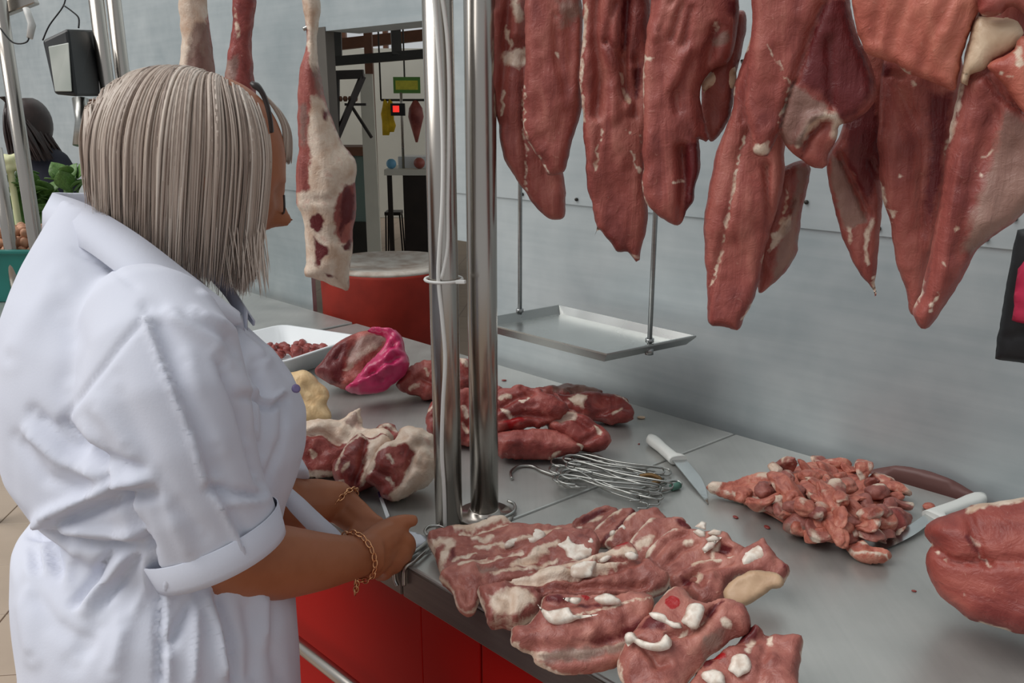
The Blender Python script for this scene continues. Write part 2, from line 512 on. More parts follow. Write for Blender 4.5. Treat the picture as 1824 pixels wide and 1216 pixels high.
# ------------------------------------------------------------------ the hall beyond the opening
def cam_box(m, px0, py0, px1, py1, dep, th):
    a = D(px0, py0, dep); b = D(px1, py1, dep)
    y = (a[1] + b[1]) / 2
    m.box(a[0], b[0], y, y + th, b[2], a[2]); return m
def cbar(p, q, dep, w=.05, h=.05, dep2=None):
    return MB().beam(D(*p, dep), D(*q, dep2 or dep), w, h)
plain('far_wall_white', (214, 214, 204), .6, var=.05, scale=2)
plain('yellow_cloth', (214, 178, 30), .7, var=.2, scale=14)
plain('sign_green', (96, 150, 70), .5, var=.08)
plain('sign_yellow', (208, 205, 70), .5, var=.12, scale=30)
plain('blue_plastic', (110, 170, 205), .4, var=.06)
plain('dark_wood', (38, 30, 26), .5, var=.25)
t = NT('display_red'); t.set(Base_Color=lin(230, 40, 40), Emission_Color=lin(255, 60, 50), Emission_Strength=.8)
t = NT('glass_green'); t.set(Base_Color=lin(150, 175, 165), Roughness=.05, Alpha=.35, IOR=1.3)
t = NT('far_meat'); t.set(Base_Color=t.ramp(t.noise(9, None, 4), [(.35, lin(120, 50, 46)), (.65, lin(165, 90, 80))]), Roughness=.4)
hw = empty('wall_far'); tag(hw, 'white hall wall with a window band, seen through the opening', kind='structure')
q0 = D(400, 300, 11.5); q1 = D(1150, 300, 11.5); yw = q0[1]
MB().box(-6, 3, yw, yw + .2, 0, 2.22).build('lower_wall', 'far_wall_white', hw)
MB().box(-6, 3, yw, yw + .2, 2.62, 3.4).build('upper_wall', 'far_wall_white', hw)
for x in np.arange(-5, 3, .55):
    MB().box(x, x + .06, yw + .02, yw + .14, 2.22, 2.62).build('mullion', 'brown_frame', hw)
hc = tag(MB().box(-6, 3, 4.2, 10.6, 3.15, 3.25).build('ceiling', 'far_wall_white'), 'unseen pale ceiling slab added to darken the hall beyond the opening', kind='structure')  # out of view, added to keep light off the hall interior
# overhead rail frame
r = empty('overhead_frame', D(650, 100, 5.2) * [1, 1, 0]); tag(r, 'dark green steel overhead frame beyond the wall opening', 'frame')
adopt(cbar((560, 112), (830, 90), 5.2, .05, .055).build('cross_beam', 'dark_metal'), r)
adopt(cbar((703, 20), (707, 100), 5.2, .06, .06, 5.2).build('hanger', 'dark_metal'), r)
adopt(cbar((600, 30), (602, 108), 5.2, .05, .05).build('hanger', 'dark_metal'), r)
p = D(654, 55, 6.4); o = MB().box(p[0] - .03, p[0] + .03, p[1], p[1] + .06, 0, 3.15).build('brown_column', 'brown_frame'); tag(o, 'slim brown column behind the overhead frame', 'column')
r = empty('roof_beam', D(650, 70, 8)); tag(r, 'red-brown beam under the hall ceiling', 'beam')
adopt(cbar((560, 84), (760, 62), 8, .1, .1).build('beam', 'brown_frame'), r)
# folding bracket stand
r = empty('folding_stand', D(625, 190, 5.0) * [1, 1, 0]); tag(r, 'dark folding bracket stand behind the red block', 'stand')
for p, q, w in (((592, 134), (648, 132), .05), ((646, 136), (600, 245), .032), ((614, 186), (652, 186), .015), ((628, 192), (662, 245), .014), ((600, 140), (600, 300), .03)):
    adopt(cbar(p, q, 5.0, w, w).build('bar', 'dark_wood'), r)
for k in range(4):
    adopt(MB().ell(D(606 + k * 9, 176, 5.02), .015, .015, .018, 8, 6).build('knob', 'brown_frame', None, True), r)
for p, w in (((600, 300), .03),):
    a = D(*p, 5.0); adopt(MB().box(a[0] - .015, a[0] + .015, a[1] - .015, a[1] + .015, 0, a[2]).build('leg', 'dark_wood'), r)
# glass display case with brown shelf
a = D(612, 262, 6.0); b = D(656, 400, 6.0)
r = empty('display_case', (a[0], a[1], 0)); tag(r, 'glass display case with a brown shelf, left of the pale partition', 'display case')
adopt(MB().box(a[0] - .2, b[0], a[1], a[1] + .4, a[2] - .06, a[2]).build('shelf', 'brown_frame'), r)
adopt(MB().box(a[0] - .18, b[0] - .02, a[1] + .02, a[1] + .03, b[2], a[2] - .06).build('glass', 'glass_green'), r)
adopt(MB().box(a[0] - .18, b[0] - .02, a[1] + .3, a[1] + .33, b[2], a[2] - .06).build('back', 'dark_metal'), r)
adopt(MB().box(a[0] - .2, b[0], a[1], a[1] + .4, 0, b[2]).build('base', 'dark_metal'), r)
# pale partition
a = D(656, 135, 5.6); b = D(678, 470, 5.6); a2 = D(677, 135, 5.6)
o = MB().hexa([(b[0] - .085, b[1], 0), (b[0] + .01, b[1], 0), (b[0] + .01, b[1] + .04, 0), (b[0] - .085, b[1] + .04, 0), (a[0], b[1], a[2]), (a2[0], b[1], a[2]), (a2[0], b[1] + .04, a[2]), (a[0], b[1] + .04, a[2])]).build('partition_panel', 'cream_paint')
tag(o, 'narrow cream partition panel in the middle of the opening', 'partition')
# far stall: table, stool, scale, cloths, sign, meat
TD = 7.4
a = D(684, 302, TD); b = D(790, 302, TD)
r = empty('stall_table', ((a[0] + b[0]) / 2, a[1], 0)); tag(r, 'far stall table with a pale top and dark front', 'table')
adopt(MB().box(a[0], b[0], a[1], a[1] + .6, a[2] - .05, a[2]).build('table_top', 'far_wall_white'), r)
adopt(MB().box(a[0] + .16, b[0], a[1] + .02, a[1] + .5, 0, a[2] - .05).build('front', 'dark_wood'), r)
adopt(MB().box(a[0] + .02, a[0] + .06, a[1] + .02, a[1] + .06, 0, a[2] - .05).build('leg', 'dark_wood'), r)
zt_ = a[2]
o = MB().box(a[0] + .1, b[0], a[1] + .2, a[1] + .5, zt_, zt_ + .1).build('pale_tray', 'white_plastic'); tag(o, 'pale tray lying on the far stall table', 'tray')
p = D(691, 296, TD); o = MB().ell((p[0] + .02, a[1] + .08, zt_ + .045), .045, .04, .045).build('blue_bag', 'blue_plastic', None, True); tag(o, 'small light blue bag on the far stall table', 'bag')
p = D(745, 287, TD); o = MB().ell((p[0], a[1] + .1, zt_ + .05), .05, .05, .05).build('meat_lump', 'far_meat', None, True); tag(o, 'lump of red meat at the edge of the far stall table', 'meat')
p = D(715, 182, TD)
r = empty('scale_stand', (p[0], a[1] + .15, zt_)); tag(r, 'weighing scale with a red display on a thin pole, on the far table', 'scale')
adopt(MB().tube([(p[0], a[1] + .15, zt_), (p[0], a[1] + .15, 1.48), (p[0], a[1] + .15, 1.60)], .012, 8).build('pole', 'hook_steel', None, True), r)
s0 = D(697, 184, TD); s1 = D(722, 206, TD)
adopt(MB().box(s0[0], s1[0], a[1] + .1, a[1] + .14, s1[2], s0[2]).build('casing', 'black_plastic'), r)
adopt(MB().box(s0[0] + .02, s0[0] + .075, a[1] + .095, a[1] + .1, s1[2] + .03, s0[2] - .02).build('display', 'display_red'), r)
for k, px in enumerate((683, 692)):
    p = D(px, 177, TD); p2 = D(px + 1, 242 - 6 * k, TD)
    o = MB().loft([[(p[0] + w * math.cos(t_) + .006 * math.sin(i * 2), a[1] + .25 + .012 * math.sin(t_), z_) for t_ in np.linspace(0, 2 * math.pi, 10, False)] for i, (w, z_) in enumerate(zip((.012, .03, .036, .032, .04, .03), np.linspace(p[2], p2[2], 6)))]).build('yellow_cloth', 'yellow_cloth', None, True)
    tag(o, ('yellow cloth hanging beside the cream partition', 'yellow cloth hanging next to the red scale display')[k], 'cloth', 'yellow cloths at the far stall')
g0 = D(700, 137, TD); g1 = D(748, 166, TD)
r = empty('stall_sign', (g0[0], g0[1], g1[2])); tag(r, 'small green and yellow sign above the far stall', 'sign')
adopt(MB().box(g0[0], g1[0], g0[1], g0[1] + .02, g1[2], g0[2]).build('board', 'sign_green'), r)
adopt(MB().box(g0[0] + .02, g1[0] - .02, g0[1] - .004, g0[1], g1[2] + .03, g0[2] - .03).build('lettering_field', 'sign_yellow'), r)
adopt(MB().tube([(g0[0] + .1, g0[1] + .01, g0[2]), (g0[0] + .1, g0[1] + .01, 2.4), (g0[0] + .1, g0[1] + .01, 3.15)], .008, 6).build('hanging_rod', 'dark_metal'), r)
p = D(738, 177, TD); p2 = D(736, 255, TD)
o = MB().loft([[(p[0] + w * math.cos(t_), a[1] + .25 + .5 * w * math.sin(t_), z_) for t_ in np.linspace(0, 2 * math.pi, 12, False)] for w, z_ in zip((.015, .06, .07, .05, .03, .01), np.linspace(p[2], p2[2], 6))]).build('hanging_meat', 'far_meat', None, True); tag(o, 'dark red cut of meat hanging at the far stall, behind the posts', 'meat')
r = empty('hook_rail', D(715, 178, TD) + [0, .25, 0]); tag(r, 'thin dark hook rail across the far stall', 'rail')
q0, q1 = [np.array([D(px_, 178, TD)[0], a[1] + .25, D(676, 178, TD)[2]]) for px_ in (676, 800)]
adopt(MB().tube([q0, (q0 + q1) / 2, q1], .01, 8).build('rail', 'dark_metal', None, True), r)
for q in (q0, q1): adopt(MB().tube([q, q + [0, 0, .5], np.array([q[0], q[1], 3.15])], .008, 6).build('hanger', 'dark_metal', None, True), r)
p = D(696, 378, 7.9)
r = empty('stool', (p[0], p[1], 0)); tag(r, 'small dark stool with thin legs beneath the far stall', 'stool')
adopt(MB().box(p[0] - .06, p[0] + .09, p[1], p[1] + .2, p[2] - .03, p[2]).build('seat', 'dark_wood'), r)
for dx, dy in ((-.05, .02), (.08, .02), (-.05, .18), (.08, .18)):
    adopt(MB().beam((p[0] + dx, p[1] + dy, p[2] - .03), (p[0] + dx * 1.3, p[1] + dy, 0), .014, .014).build('leg', 'dark_wood'), r)

# ------------------------------------------------------------------ neighbouring stall on the left
plain('navy_cloth', (24, 26, 42), .8, var=.2)
plain('dark_hair', (46, 28, 24), .45, var=.3, scale=30)
plain('teal_plastic', (30, 120, 112), .45, var=.1)
plain('nut_brown', (190, 140, 110), .6, var=.25, scale=40)
plain('leaf_green', (92, 128, 62), .5, var=.35, scale=18)
plain('flower_cream', (226, 226, 178), .6, var=.06)
t = NT('lamp_glass'); t.set(Base_Color=t.ramp(t.noise(4), [(.3, lin(150, 158, 150)), (.7, lin(205, 208, 200))]), Roughness=.2)
for px, py, dep, rad, lab in ((195, 190, 2.40, .0200, 'steel post behind the floodlight, nearer the lamp'), (225, 190, 2.46, .0200, 'steel post behind the floodlight, nearer the blonde head'),
                              (27, 190, 2.40, .0200, 'steel post of the neighbouring stall in front of the dark-haired person'), (13, 400, 2.62, .0200, 'steel post at the far left, low behind the white coat')):
    p = D(px, py, dep); r = empty('steel_post', (p[0], p[1], CZ)); tag(r, lab, 'post', 'posts of the neighbouring stall')
    adopt(MB().tube([(p[0], p[1], CZ), (p[0], p[1], 1.0), (p[0], p[1], 1.95 if py < 300 else 1.36)], rad, 20).build('tube', 'pole_steel', None, True), r)
r = empty('top_rail', D(30, 10, 2.4)); tag(r, 'steel top rail of the neighbouring stall frame', 'rail')
adopt(cbar((-60, 42), (62, -4), 2.38, .035, .035).build('rail', 'pole_steel', None, bevel=.004), r)
# floodlight
FD = 2.25
r = empty('floodlight', D(125, 110, FD)); tag(r, 'black box floodlight with a pale glass, hanging by wires above the blonde head', 'floodlight')
def fpt(px, py, d): return D(px, py, FD + d)
m = MB().hexa([fpt(96, 168, -.0), fpt(136, 172, -.02), fpt(180, 172, .12), fpt(150, 168, .15), fpt(74, 72, .0), fpt(120, 50, -.02), fpt(170, 52, .12), fpt(130, 70, .15)])
housing = adopt(m.build('housing', 'black_plastic', None, bevel=.008), r)
m = MB().hexa([fpt(98, 163, -.012), fpt(128, 163, -.026), fpt(129, 163, -.01), fpt(99, 163, .004), fpt(86, 83, -.012), fpt(122, 76, -.026), fpt(123, 76, -.01), fpt(87, 83, .004)])
m.build('glass', 'lamp_glass', None, bevel=.002).parent = housing
for pts in ([(76, 72), (88, 45), (112, 12), (118, -10)], [(140, 50), (140, 32), (128, 20), (114, 10)], [(0, 50), (22, 75), (45, 76), (52, 62), (50, 20)]):
    adopt(MB().tube(smooth_open([fpt(x, y, .02) for x, y in pts], 5), .0022, 6).build('wire', 'black_plastic', None, True), r)
r2 = empty('cable_plug', D(53, 50, 2.3)); tag(r2, 'white plug hanging by the floodlight wire', 'plug')
adopt(MB().tube([D(47, 16, 2.27), D(52, 30, 2.27), D(57, 44, 2.27), D(53, 68, 2.27)], [.012, .012, .013, .01], 10, flat=.7).build('plug_body', 'cable_white', None, True), r2)
m = MB().tube([D(143, 176, 2.4), D(146, 215, 2.4), D(143, 260, 2.4)], [.022, .018, .02], 12); o = m.build('steel_cup', 'hook_steel', None, True); tag(o, 'slim steel holder hanging below the floodlight', 'holder')
m = MB(); m.box(*(lambda p: (p[0] - .02, p[0] + .02, p[1], p[1] + .02, p[2] - .035, p[2] + .03))(D(165, 195, 2.5))); o = m.build('wooden_tag', 'brown_frame', None, bevel=.003); tag(o, 'small brown wooden block beside the steel holder', 'block')
o = MB().tube(smooth_open([D(236, 128, 2.6), D(234, 150, 2.6), D(240, 165, 2.6)], 4), .012, 8).build('teal_clip', 'teal_plastic', None, True); tag(o, 'teal clip on the post behind the blonde hair', 'clip')
o = MB().tube(smooth_open([D(242, 140, 2.62), D(250, 152, 2.62), D(252, 164, 2.62)], 4), .008, 8).build('pink_clip', 'far_meat', None, True); tag(o, 'pink clip beside the teal one behind the blonde hair', 'clip')
# ------------------------------------------------------------------ meat: materials and the traced-slab builder
def meat_mat(name, dark, mid, light, fib=(46, 46, 8), rough=.46, fleck=.5, fscale=1.0):
    t = NT(name)
    fibre = t.noise(fscale, t.coord(fib), 4, .6, .6)
    big = t.noise(9, None, 3, .55, .5)
    mm = t.math('ADD', t.math('MULTIPLY', fibre, .55), t.math('MULTIPLY', big, .45))
    lean = t.ramp(mm, [(.36, lin(*dark)), (.5, lin(*mid)), (.64, lin(*light))])
    fine = t.noise(95, None, 3, .65, 1.2)
    flk = t.ramp(fine, [(.66, (0, 0, 0)), (.74, (1, 1, 1))])
    lean = t.mix(t.math('MULTIPLY', flk, fleck), lean, lin(202, 152, 134))
    fatn = t.ramp(t.noise(34, None, 4), [(.3, lin(196, 164, 140)), (.6, lin(222, 204, 186)), (.8, lin(206, 160, 144))])
    warp = t.math('MULTIPLY', t.math('SUBTRACT', t.noise(75, None, 5, .65, .8), .5), .95)
    f = t.math('ADD', t.attr('fat'), warp)
    fm = t.ramp(f, [(.34, (0, 0, 0)), (.74, (1, 1, 1))])
    c = t.mix(fm, lean, fatn)
    memc = t.ramp(t.noise(26, t.coord((1, 1, .35)), 3), [(.35, lin(114, 84, 76)), (.65, lin(152, 124, 112))])
    me = t.ramp(t.math('ADD', t.attr('mem'), t.math('MULTIPLY', warp, .8)), [(.35, (0, 0, 0)), (.75, (.85, .85, .85))])
    c = t.mix(me, c, memc)
    dk = t.ramp(t.math('ADD', t.attr('dark'), t.math('MULTIPLY', warp, .5)), [(.4, (0, 0, 0)), (.8, (1, 1, 1))])
    c = t.mix(dk, c, lin(96, 30, 32))
    bl = t.ramp(t.attr('blood'), [(.35, (0, 0, 0)), (.6, (1, 1, 1))])
    c = t.mix(bl, c, lin(150, 14, 18))
    t.set(Base_Color=c, Roughness=t.math('ADD', t.math('MULTIPLY', big, .2), rough - .1), Specular_IOR_Level=.42)
    h = t.math('ADD', t.math('MULTIPLY', fibre, .7), t.math('MULTIPLY', fine, .3))
    t.bump(h, .65, .006)
    return t
meat_mat('meat_hang', (112, 48, 44), (148, 76, 68), (172, 104, 92), fleck=.3)
meat_mat('meat_pale', (156, 74, 62), (180, 100, 84), (198, 124, 104), fib=(34, 34, 10), fleck=.3)
meat_mat('meat_chop', (120, 62, 56), (154, 92, 82), (180, 120, 106), fib=(34, 34, 34), fleck=.45)
meat_mat('meat_heap', (104, 38, 36), (142, 64, 58), (176, 102, 92), fib=(26, 26, 26), fleck=.5, rough=.4)
meat_mat('meat_trim', (146, 70, 58), (184, 108, 90), (208, 146, 124), fib=(60, 60, 60), fleck=.5, rough=.44)
meat_mat('meat_roast', (112, 42, 38), (142, 66, 57), (166, 90, 78), fib=(16, 16, 40), fleck=.35)
t = NT('bone'); nn = t.noise(70, None, 4)
t.set(Base_Color=t.ramp(nn, [(.35, lin(206, 186, 170)), (.55, lin(234, 226, 214)), (.75, lin(214, 190, 178))]), Roughness=.4); t.bump(nn, .3, .003)
t = NT('fat'); nn = t.noise(36, None, 4, .6, .6)
t.set(Base_Color=t.ramp(nn, [(.3, lin(190, 158, 128)), (.55, lin(218, 194, 166)), (.8, lin(200, 168, 140))]), Roughness=.45); t.bump(nn, .4, .006)
t = NT('fat_tan'); nn = t.noise(28, None, 4, .6, .5)
t.set(Base_Color=t.ramp(nn, [(.3, lin(176, 142, 112)), (.6, lin(196, 164, 132)), (.8, lin(180, 144, 116))]), Roughness=.5); t.bump(nn, .3, .006)
t = NT('fat_yellow'); nn = t.noise(30, None, 4, .6, .5)
t.set(Base_Color=t.ramp(nn, [(.3, lin(206, 170, 122)), (.6, lin(226, 196, 150)), (.8, lin(210, 168, 124))]), Roughness=.5); t.bump(nn, .5, .008)

def z3(l): return [(840 + .5097 * p[0], .5097 * p[1], *p[2:]) for p in l]
def z4(l): return [(1220 + .5097 * p[0], .5097 * p[1], *p[2:]) for p in l]
def z7(l): return [(740 + .3947 * p[0], 880 + .3947 * p[1], *p[2:]) for p in l]

def paint(q, marks, seed=0):
    """0..1 amount of a mark at pixel positions q; a mark is ('a', polygon, soft) or ('l', polyline, width)"""
    v = np.zeros(len(q)); q3 = np.concatenate([q, np.zeros((len(q), 1))], 1)
    q = q + 3.2 * np.stack([fbm(q3, .09, seed + 3, 3), fbm(q3, .09, seed + 8, 3)], 1)
    for kind, pts, w in marks:
        if kind == 'a':
            s = signed_poly(q, pts); v = np.maximum(v, np.clip(.5 + .5 * s / w, 0, 1))
        else:
            d = seg_dist(q, pts); v = np.maximum(v, np.clip(.92 - d / w * .5, 0, 1))
    return v

def slab(name, outline, p0, n, th=(.02, .02), er=.018, h=.0036, creases=(), ridges=(), fat=(), mem=(), dark=(), blood=(), rimfat=0,
         lump=.004, lscale=22, seed=1, mat='meat_hang', parent=None, floor=None, flat=0.0, jag=.0012, sharp=False):
    """an outline given in photo pixels, laid on the plane p0/n (n towards the viewer) and given its own thickness and relief"""
    n = unit(n); p0 = np.asarray(p0, float)
    u = unit(np.cross([0, 0, 1.0], n)) if abs(n[2]) < .95 else np.array([1.0, 0, 0])
    u = unit(u - n * (u @ n)); v = np.cross(n, u)
    pts = np.array([PP(x, y, p0, n) for x, y in outline])
    uv = np.stack([(pts - p0) @ u, (pts - p0) @ v], 1)
    loop = uv if sharp else smooth_closed(uv, h * .9)
    if sharp:
        loop = np.concatenate([np.linspace(a, b, max(2, int(np.linalg.norm(b - a) / (h * .9)) + 1))[:-1] for a, b in zip(uv, np.roll(uv, -1, 0))])
    if jag:
        l3 = np.concatenate([loop, np.zeros((len(loop), 1))], 1)
        loop = loop + jag * np.stack([fbm(l3, 60, seed, 3), fbm(l3, 60, seed + 5, 3)], 1)
    # drop points too close together
    keep = [0]
    for i in range(1, len(loop)):
        if np.linalg.norm(loop[i] - loop[keep[-1]]) > h * .35: keep.append(i)
    loop = loop[keep]
    rnd = np.random.RandomState(seed)
    lo, hi = loop.min(0), loop.max(0)
    gx, gy = np.meshgrid(np.arange(lo[0], hi[0], h), np.arange(lo[1], hi[1], h * .87))
    gx = gx + (np.arange(gx.shape[0]) % 2)[:, None] * h * .5
    g = np.stack([gx.ravel(), gy.ravel()], 1) + rnd.uniform(-.12, .12, (gx.size, 2)) * h
    g = g[inside_poly(g, loop)]
    if len(g): g = g[seg_dist(g, np.vstack([loop, loop[:1]])) > h * .45]
    nb = len(loop)
    allp = np.vstack([loop, g])
    vc, _, fc, ov, _, _ = delaunay_2d_cdt([Vector(p) for p in allp], [(i, (i + 1) % nb) for i in range(nb)], [], 1, 1e-7)
    P2 = np.array([(p.x, p.y) for p in vc])
    d = seg_dist(P2, np.vstack([loop, loop[:1]]))
    edge = d < 1e-6
    base = p0 + P2[:, :1] * u + P2[:, 1:2] * v
    q, _ = proj(base)
    e = np.clip(d / er, 0, 1); prof = np.sqrt(np.clip(1 - (1 - e) ** 2, 0, 1)); prof = prof * (.8 + .2 * np.clip(d / (er * 2.6), 0, 1))
    nz = fbm(base, lscale, seed, 4) * lump
    front = th[0] * prof * (1 - flat * (1 - prof)) + nz * prof
    for pts_, w, amt in creases: front = front - amt * prof * np.exp(-(seg_dist(q, pts_) / w) ** 2)
    for pts_, w, amt in ridges: front = front + amt * prof * np.exp(-(seg_dist(q, pts_) / w) ** 2)
    back = -th[1] * prof + .6 * fbm(base + 3.1, lscale, seed + 9, 3) * lump * prof
    nV = len(P2)
    Vf = base + n * front[:, None]; Vb = base + n * back[:, None]
    remap = np.where(edge, np.arange(nV), np.arange(nV) + nV)
    V = np.vstack([Vf, Vb])
    F = [tuple(f) for f in fc] + [tuple(int(remap[i]) for i in f)[::-1] for f in fc]
    if floor is not None:
        V[:, 2] = np.maximum(V[:, 2], floor)
    ft = paint(q, fat, seed)
    if rimfat: ft = np.maximum(ft, np.clip(.75 + .8 * fbm(base, 26, seed + 31, 2) - d / rimfat, 0, .8))
    mk = lambda x: np.concatenate([x, x])
    att = {'fat': mk(ft), 'mem': mk(paint(q, mem, seed + 1)), 'dark': np.concatenate([paint(q, dark), np.full(nV, .25)]), 'blood': np.concatenate([paint(q, blood), np.zeros(nV)])}
    used = np.zeros(2 * nV, bool)
    for f in F: used[list(f)] = True
    idx = np.cumsum(used) - 1
    V = V[used]; F = [tuple(int(idx[i]) for i in f) for f in F]
    att = {k: x[used] for k, x in att.items()}
    # drop faces that doubled up (thin slivers whose three corners all lie on the rim)
    o = mesh_obj(name, V, F, mat, None, True, att)
    if parent is not None: adopt(o, parent)
    return o
# ------------------------------------------------------------------ meat hanging from the rail
def rail_for(px):
    lo, hi = -2.5, 1.15
    for _ in range(50):
        m_ = (lo + hi) / 2
        p = rail_pt(m_, 1.5); x = proj([p])[0][0, 0] if depth_of(p) > .05 else 1e9
        if x < px: lo = m_
        else: hi = m_
    return rail_pt((lo + hi) / 2, 1.5)

def hang(name, outline, off, label, cat='meat', yaw=0.0, hook=None, group='cuts of meat hanging from the rail', parts=(), **kw):
    cx = float(np.mean([p[0] for p in outline]))
    hx = hook if hook is not None else cx
    rp = rail_for(min(hx, 1790)); dep = depth_of(np.array([rp[0], rp[1], 1.48])) + off
    p0 = D(hx, 190, dep)
    n = unit([-p0[0], -p0[1], 0]); c_, s_ = math.cos(yaw), math.sin(yaw)
    n = np.array([n[0] * c_ - n[1] * s_, n[0] * s_ + n[1] * c_, 0])
    root = empty(name, (p0[0], p0[1], 1.5)); tag(root, label, cat, group)
    slab('flesh', outline, p0, n, parent=root, **kw)
    for pn, po, pk in parts:
        slab(pn, po, p0 + n * pk.pop('out', .012), n, parent=root, **pk)
    # steel hook from the piece's top up to the rail
    top = min(outline, key=lambda q: q[1])
    tp = PP(top[0], top[1] + 40, p0, n); rr = np.array([rp[0], rp[1], 1.865])
    hk = [tp + [0, 0, -.03], tp + [.012, 0, -.02], tp + [.012, 0, .02], (tp + rr) / 2, rr + [0, 0, -.03], rr + [.026, 0, 0], rr + [0, 0, .026], rr + [-.022, 0, .006]]
    adopt(MB().tube(smooth_open(hk, 5), .003, 8).build('hook', 'hook_steel', None, True), root)
    return root

hang('hanging_meat_cut', z3([(70, -330), (30, -180), (45, 0), (38, 200), (45, 280), (65, 350), (95, 430), (100, 500), (125, 575), (170, 645), (215, 710), (265, 762), (310, 766), (328, 735), (326, 640), (310, 560), (270, 400), (230, 200), (220, 0), (180, -180), (130, -330)]), .035,
     'slim hanging meat cut next to the steel post, with a cream fat patch', seed=11, th=(0.0136, .02), er=0.0119, lump=.007, lscale=16, hook=905,
     creases=[(z3([(135, -50), (120, 150), (105, 330), (100, 420)]), 9, .012), (z3([(180, 200), (180, 440), (195, 660)]), 5, .006)],
     ridges=[(z3([(160, 20), (150, 120)]), 14, .01), (z3([(75, 50), (70, 300)]), 12, .006)],
     fat=[('a', z3([(105, 190), (150, 175), (190, 170), (190, 215), (160, 245), (115, 225)]), 9), ('l', z3([(120, 90), (135, 160)]), 4), ('l', z3([(180, 300), (180, 440), (190, 540), (190, 660)]), 2.2), ('l', z3([(110, 320), (105, 400)]), 2.5), ('l', z3([(155, 0), (160, 60)]), 9)])
hang('hanging_meat_cut', z3([(240, -330), (200, -150), (188, 0), (188, 100), (190, 200), (180, 300), (180, 430), (200, 500), (240, 560), (268, 612), (318, 606), (335, 560), (350, 500), (372, 430), (385, 370), (383, 250), (392, 100), (385, 0), (350, -150), (310, -330)]), .0,
     'broad smooth hanging meat cut, second from the steel post', seed=12, th=(0.0177, .02), er=0.0127, lump=.007, lscale=16, hook=990,
     creases=[(z3([(290, 60), (300, 200), (330, 330)]), 7, .005), (z3([(345, 60), (345, 300)]), 9, .006)],
     fat=[('l', z3([(183, 300), (183, 440), (205, 510), (245, 565), (268, 608)]), 2.4), ('l', z3([(297, 190), (300, 215)]), 2)], mem=[('a', z3([(300, 0), (390, 0), (380, 60), (310, 100)]), 20)])
hang('hanging_meat_cut', z3([(430, -330), (400, -150), (388, 0), (392, 100), (380, 200), (376, 300), (388, 400), (395, 520), (405, 640), (425, 740), (437, 795), (430, 828), (445, 805), (490, 860), (510, 880), (545, 880), (575, 915), (588, 908), (592, 875), (605, 830), (612, 770), (614, 720), (610, 600), (620, 400), (630, 200), (625, 0), (600, -150), (560, -330)]), .02,
     'long pointed hanging meat cut with white sinews and a ragged tip', seed=13, th=(0.0163, .02), er=0.0119, lump=.007, lscale=16, hook=1095,
     creases=[(z3([(440, 0), (430, 120), (450, 260), (435, 400)]), 9, .010), (z3([(545, 0), (530, 200), (545, 340)]), 8, .012), (z3([(475, 150), (520, 210)]), 7, .008), (z3([(500, 20), (470, 150)]), 6, .006), (z3([(575, 210), (570, 400)]), 8, .008), (z3([(450, 450), (435, 580)]), 5, .004)],
     ridges=[(z3([(480, 0), (500, 200), (500, 400)]), 14, .008), (z3([(560, 240), (550, 380)]), 9, .006)],
     fat=[('l', z3([(400, 20), (385, 200), (380, 290), (392, 420)]), 4), ('l', z3([(525, 260), (535, 320), (550, 365)]), 3.5), ('l', z3([(460, 450), (440, 520), (432, 600)]), 2.2), ('l', z3([(545, 455), (585, 470), (597, 490)]), 2.6), ('l', z3([(555, 530), (590, 600)]), 2), ('l', z3([(432, 800), (448, 810)]), 4), ('l', z3([(560, 890), (585, 900)]), 4), ('l', z3([(480, 680), (480, 690)]), 2)],
     dark=[('a', z3([(520, 0), (560, 0), (545, 180), (525, 190)]), 8), ('a', z3([(560, 240), (600, 210), (590, 340), (570, 350)]), 8)])
hang('hanging_meat_cut', z3([(660, -330), (630, -150), (625, 0), (612, 100), (602, 200), (597, 300), (600, 450), (598, 600), (606, 700), (650, 750), (705, 790), (735, 775), (752, 735), (778, 700), (780, 650), (797, 600), (798, 530), (795, 488), (820, 500), (832, 490), (805, 400), (800, 320), (830, 250), (900, 215), (930, 100), (935, 0), (890, -150), (800, -330)]), -.015,
     'wide hanging meat cut with a notched lower side and coarse grain on top', seed=14, th=(0.0204, .02), er=0.0119, lump=.007, lscale=16, hook=1235,
     creases=[(z3([(735, 520), (745, 640), (735, 770)]), 10, .018), (z3([(715, 320), (720, 390)]), 6, .006), (z3([(700, 10), (660, 110)]), 6, .006), (z3([(740, 20), (700, 140)]), 6, .006), (z3([(770, 40), (740, 160)]), 6, .006), (z3([(640, 0), (620, 60)]), 8, .012), (z3([(850, 110), (830, 200), (800, 330)]), 10, .01), (z3([(790, 330), (800, 440), (825, 495)]), 7, .007)],
     ridges=[(z3([(690, 40), (640, 130)]), 9, .006), (z3([(760, 180), (700, 300)]), 12, .007)],
     fat=[('l', z3([(600, 200), (597, 300), (592, 400)]), 4), ('l', z3([(560, 205), (600, 205), (635, 210)]), 4), ('l', z3([(595, 560), (596, 640), (604, 705), (622, 735)]), 3.5), ('l', z3([(705, 635), (745, 630)]), 2.5), ('l', z3([(592, 712), (612, 715)]), 5), ('l', z3([(850, 90), (860, 110)]), 4)],
     mem=[('a', z3([(835, 140), (890, 110), (900, 150), (850, 180)]), 8)],
     dark=[('a', z3([(748, 500), (800, 495), (800, 600), (780, 700), (738, 780), (742, 650)]), 6), ('a', z3([(880, 0), (940, 0), (920, 80), (890, 60)]), 14)])  # first dark area paints the shadow on the flap's back face
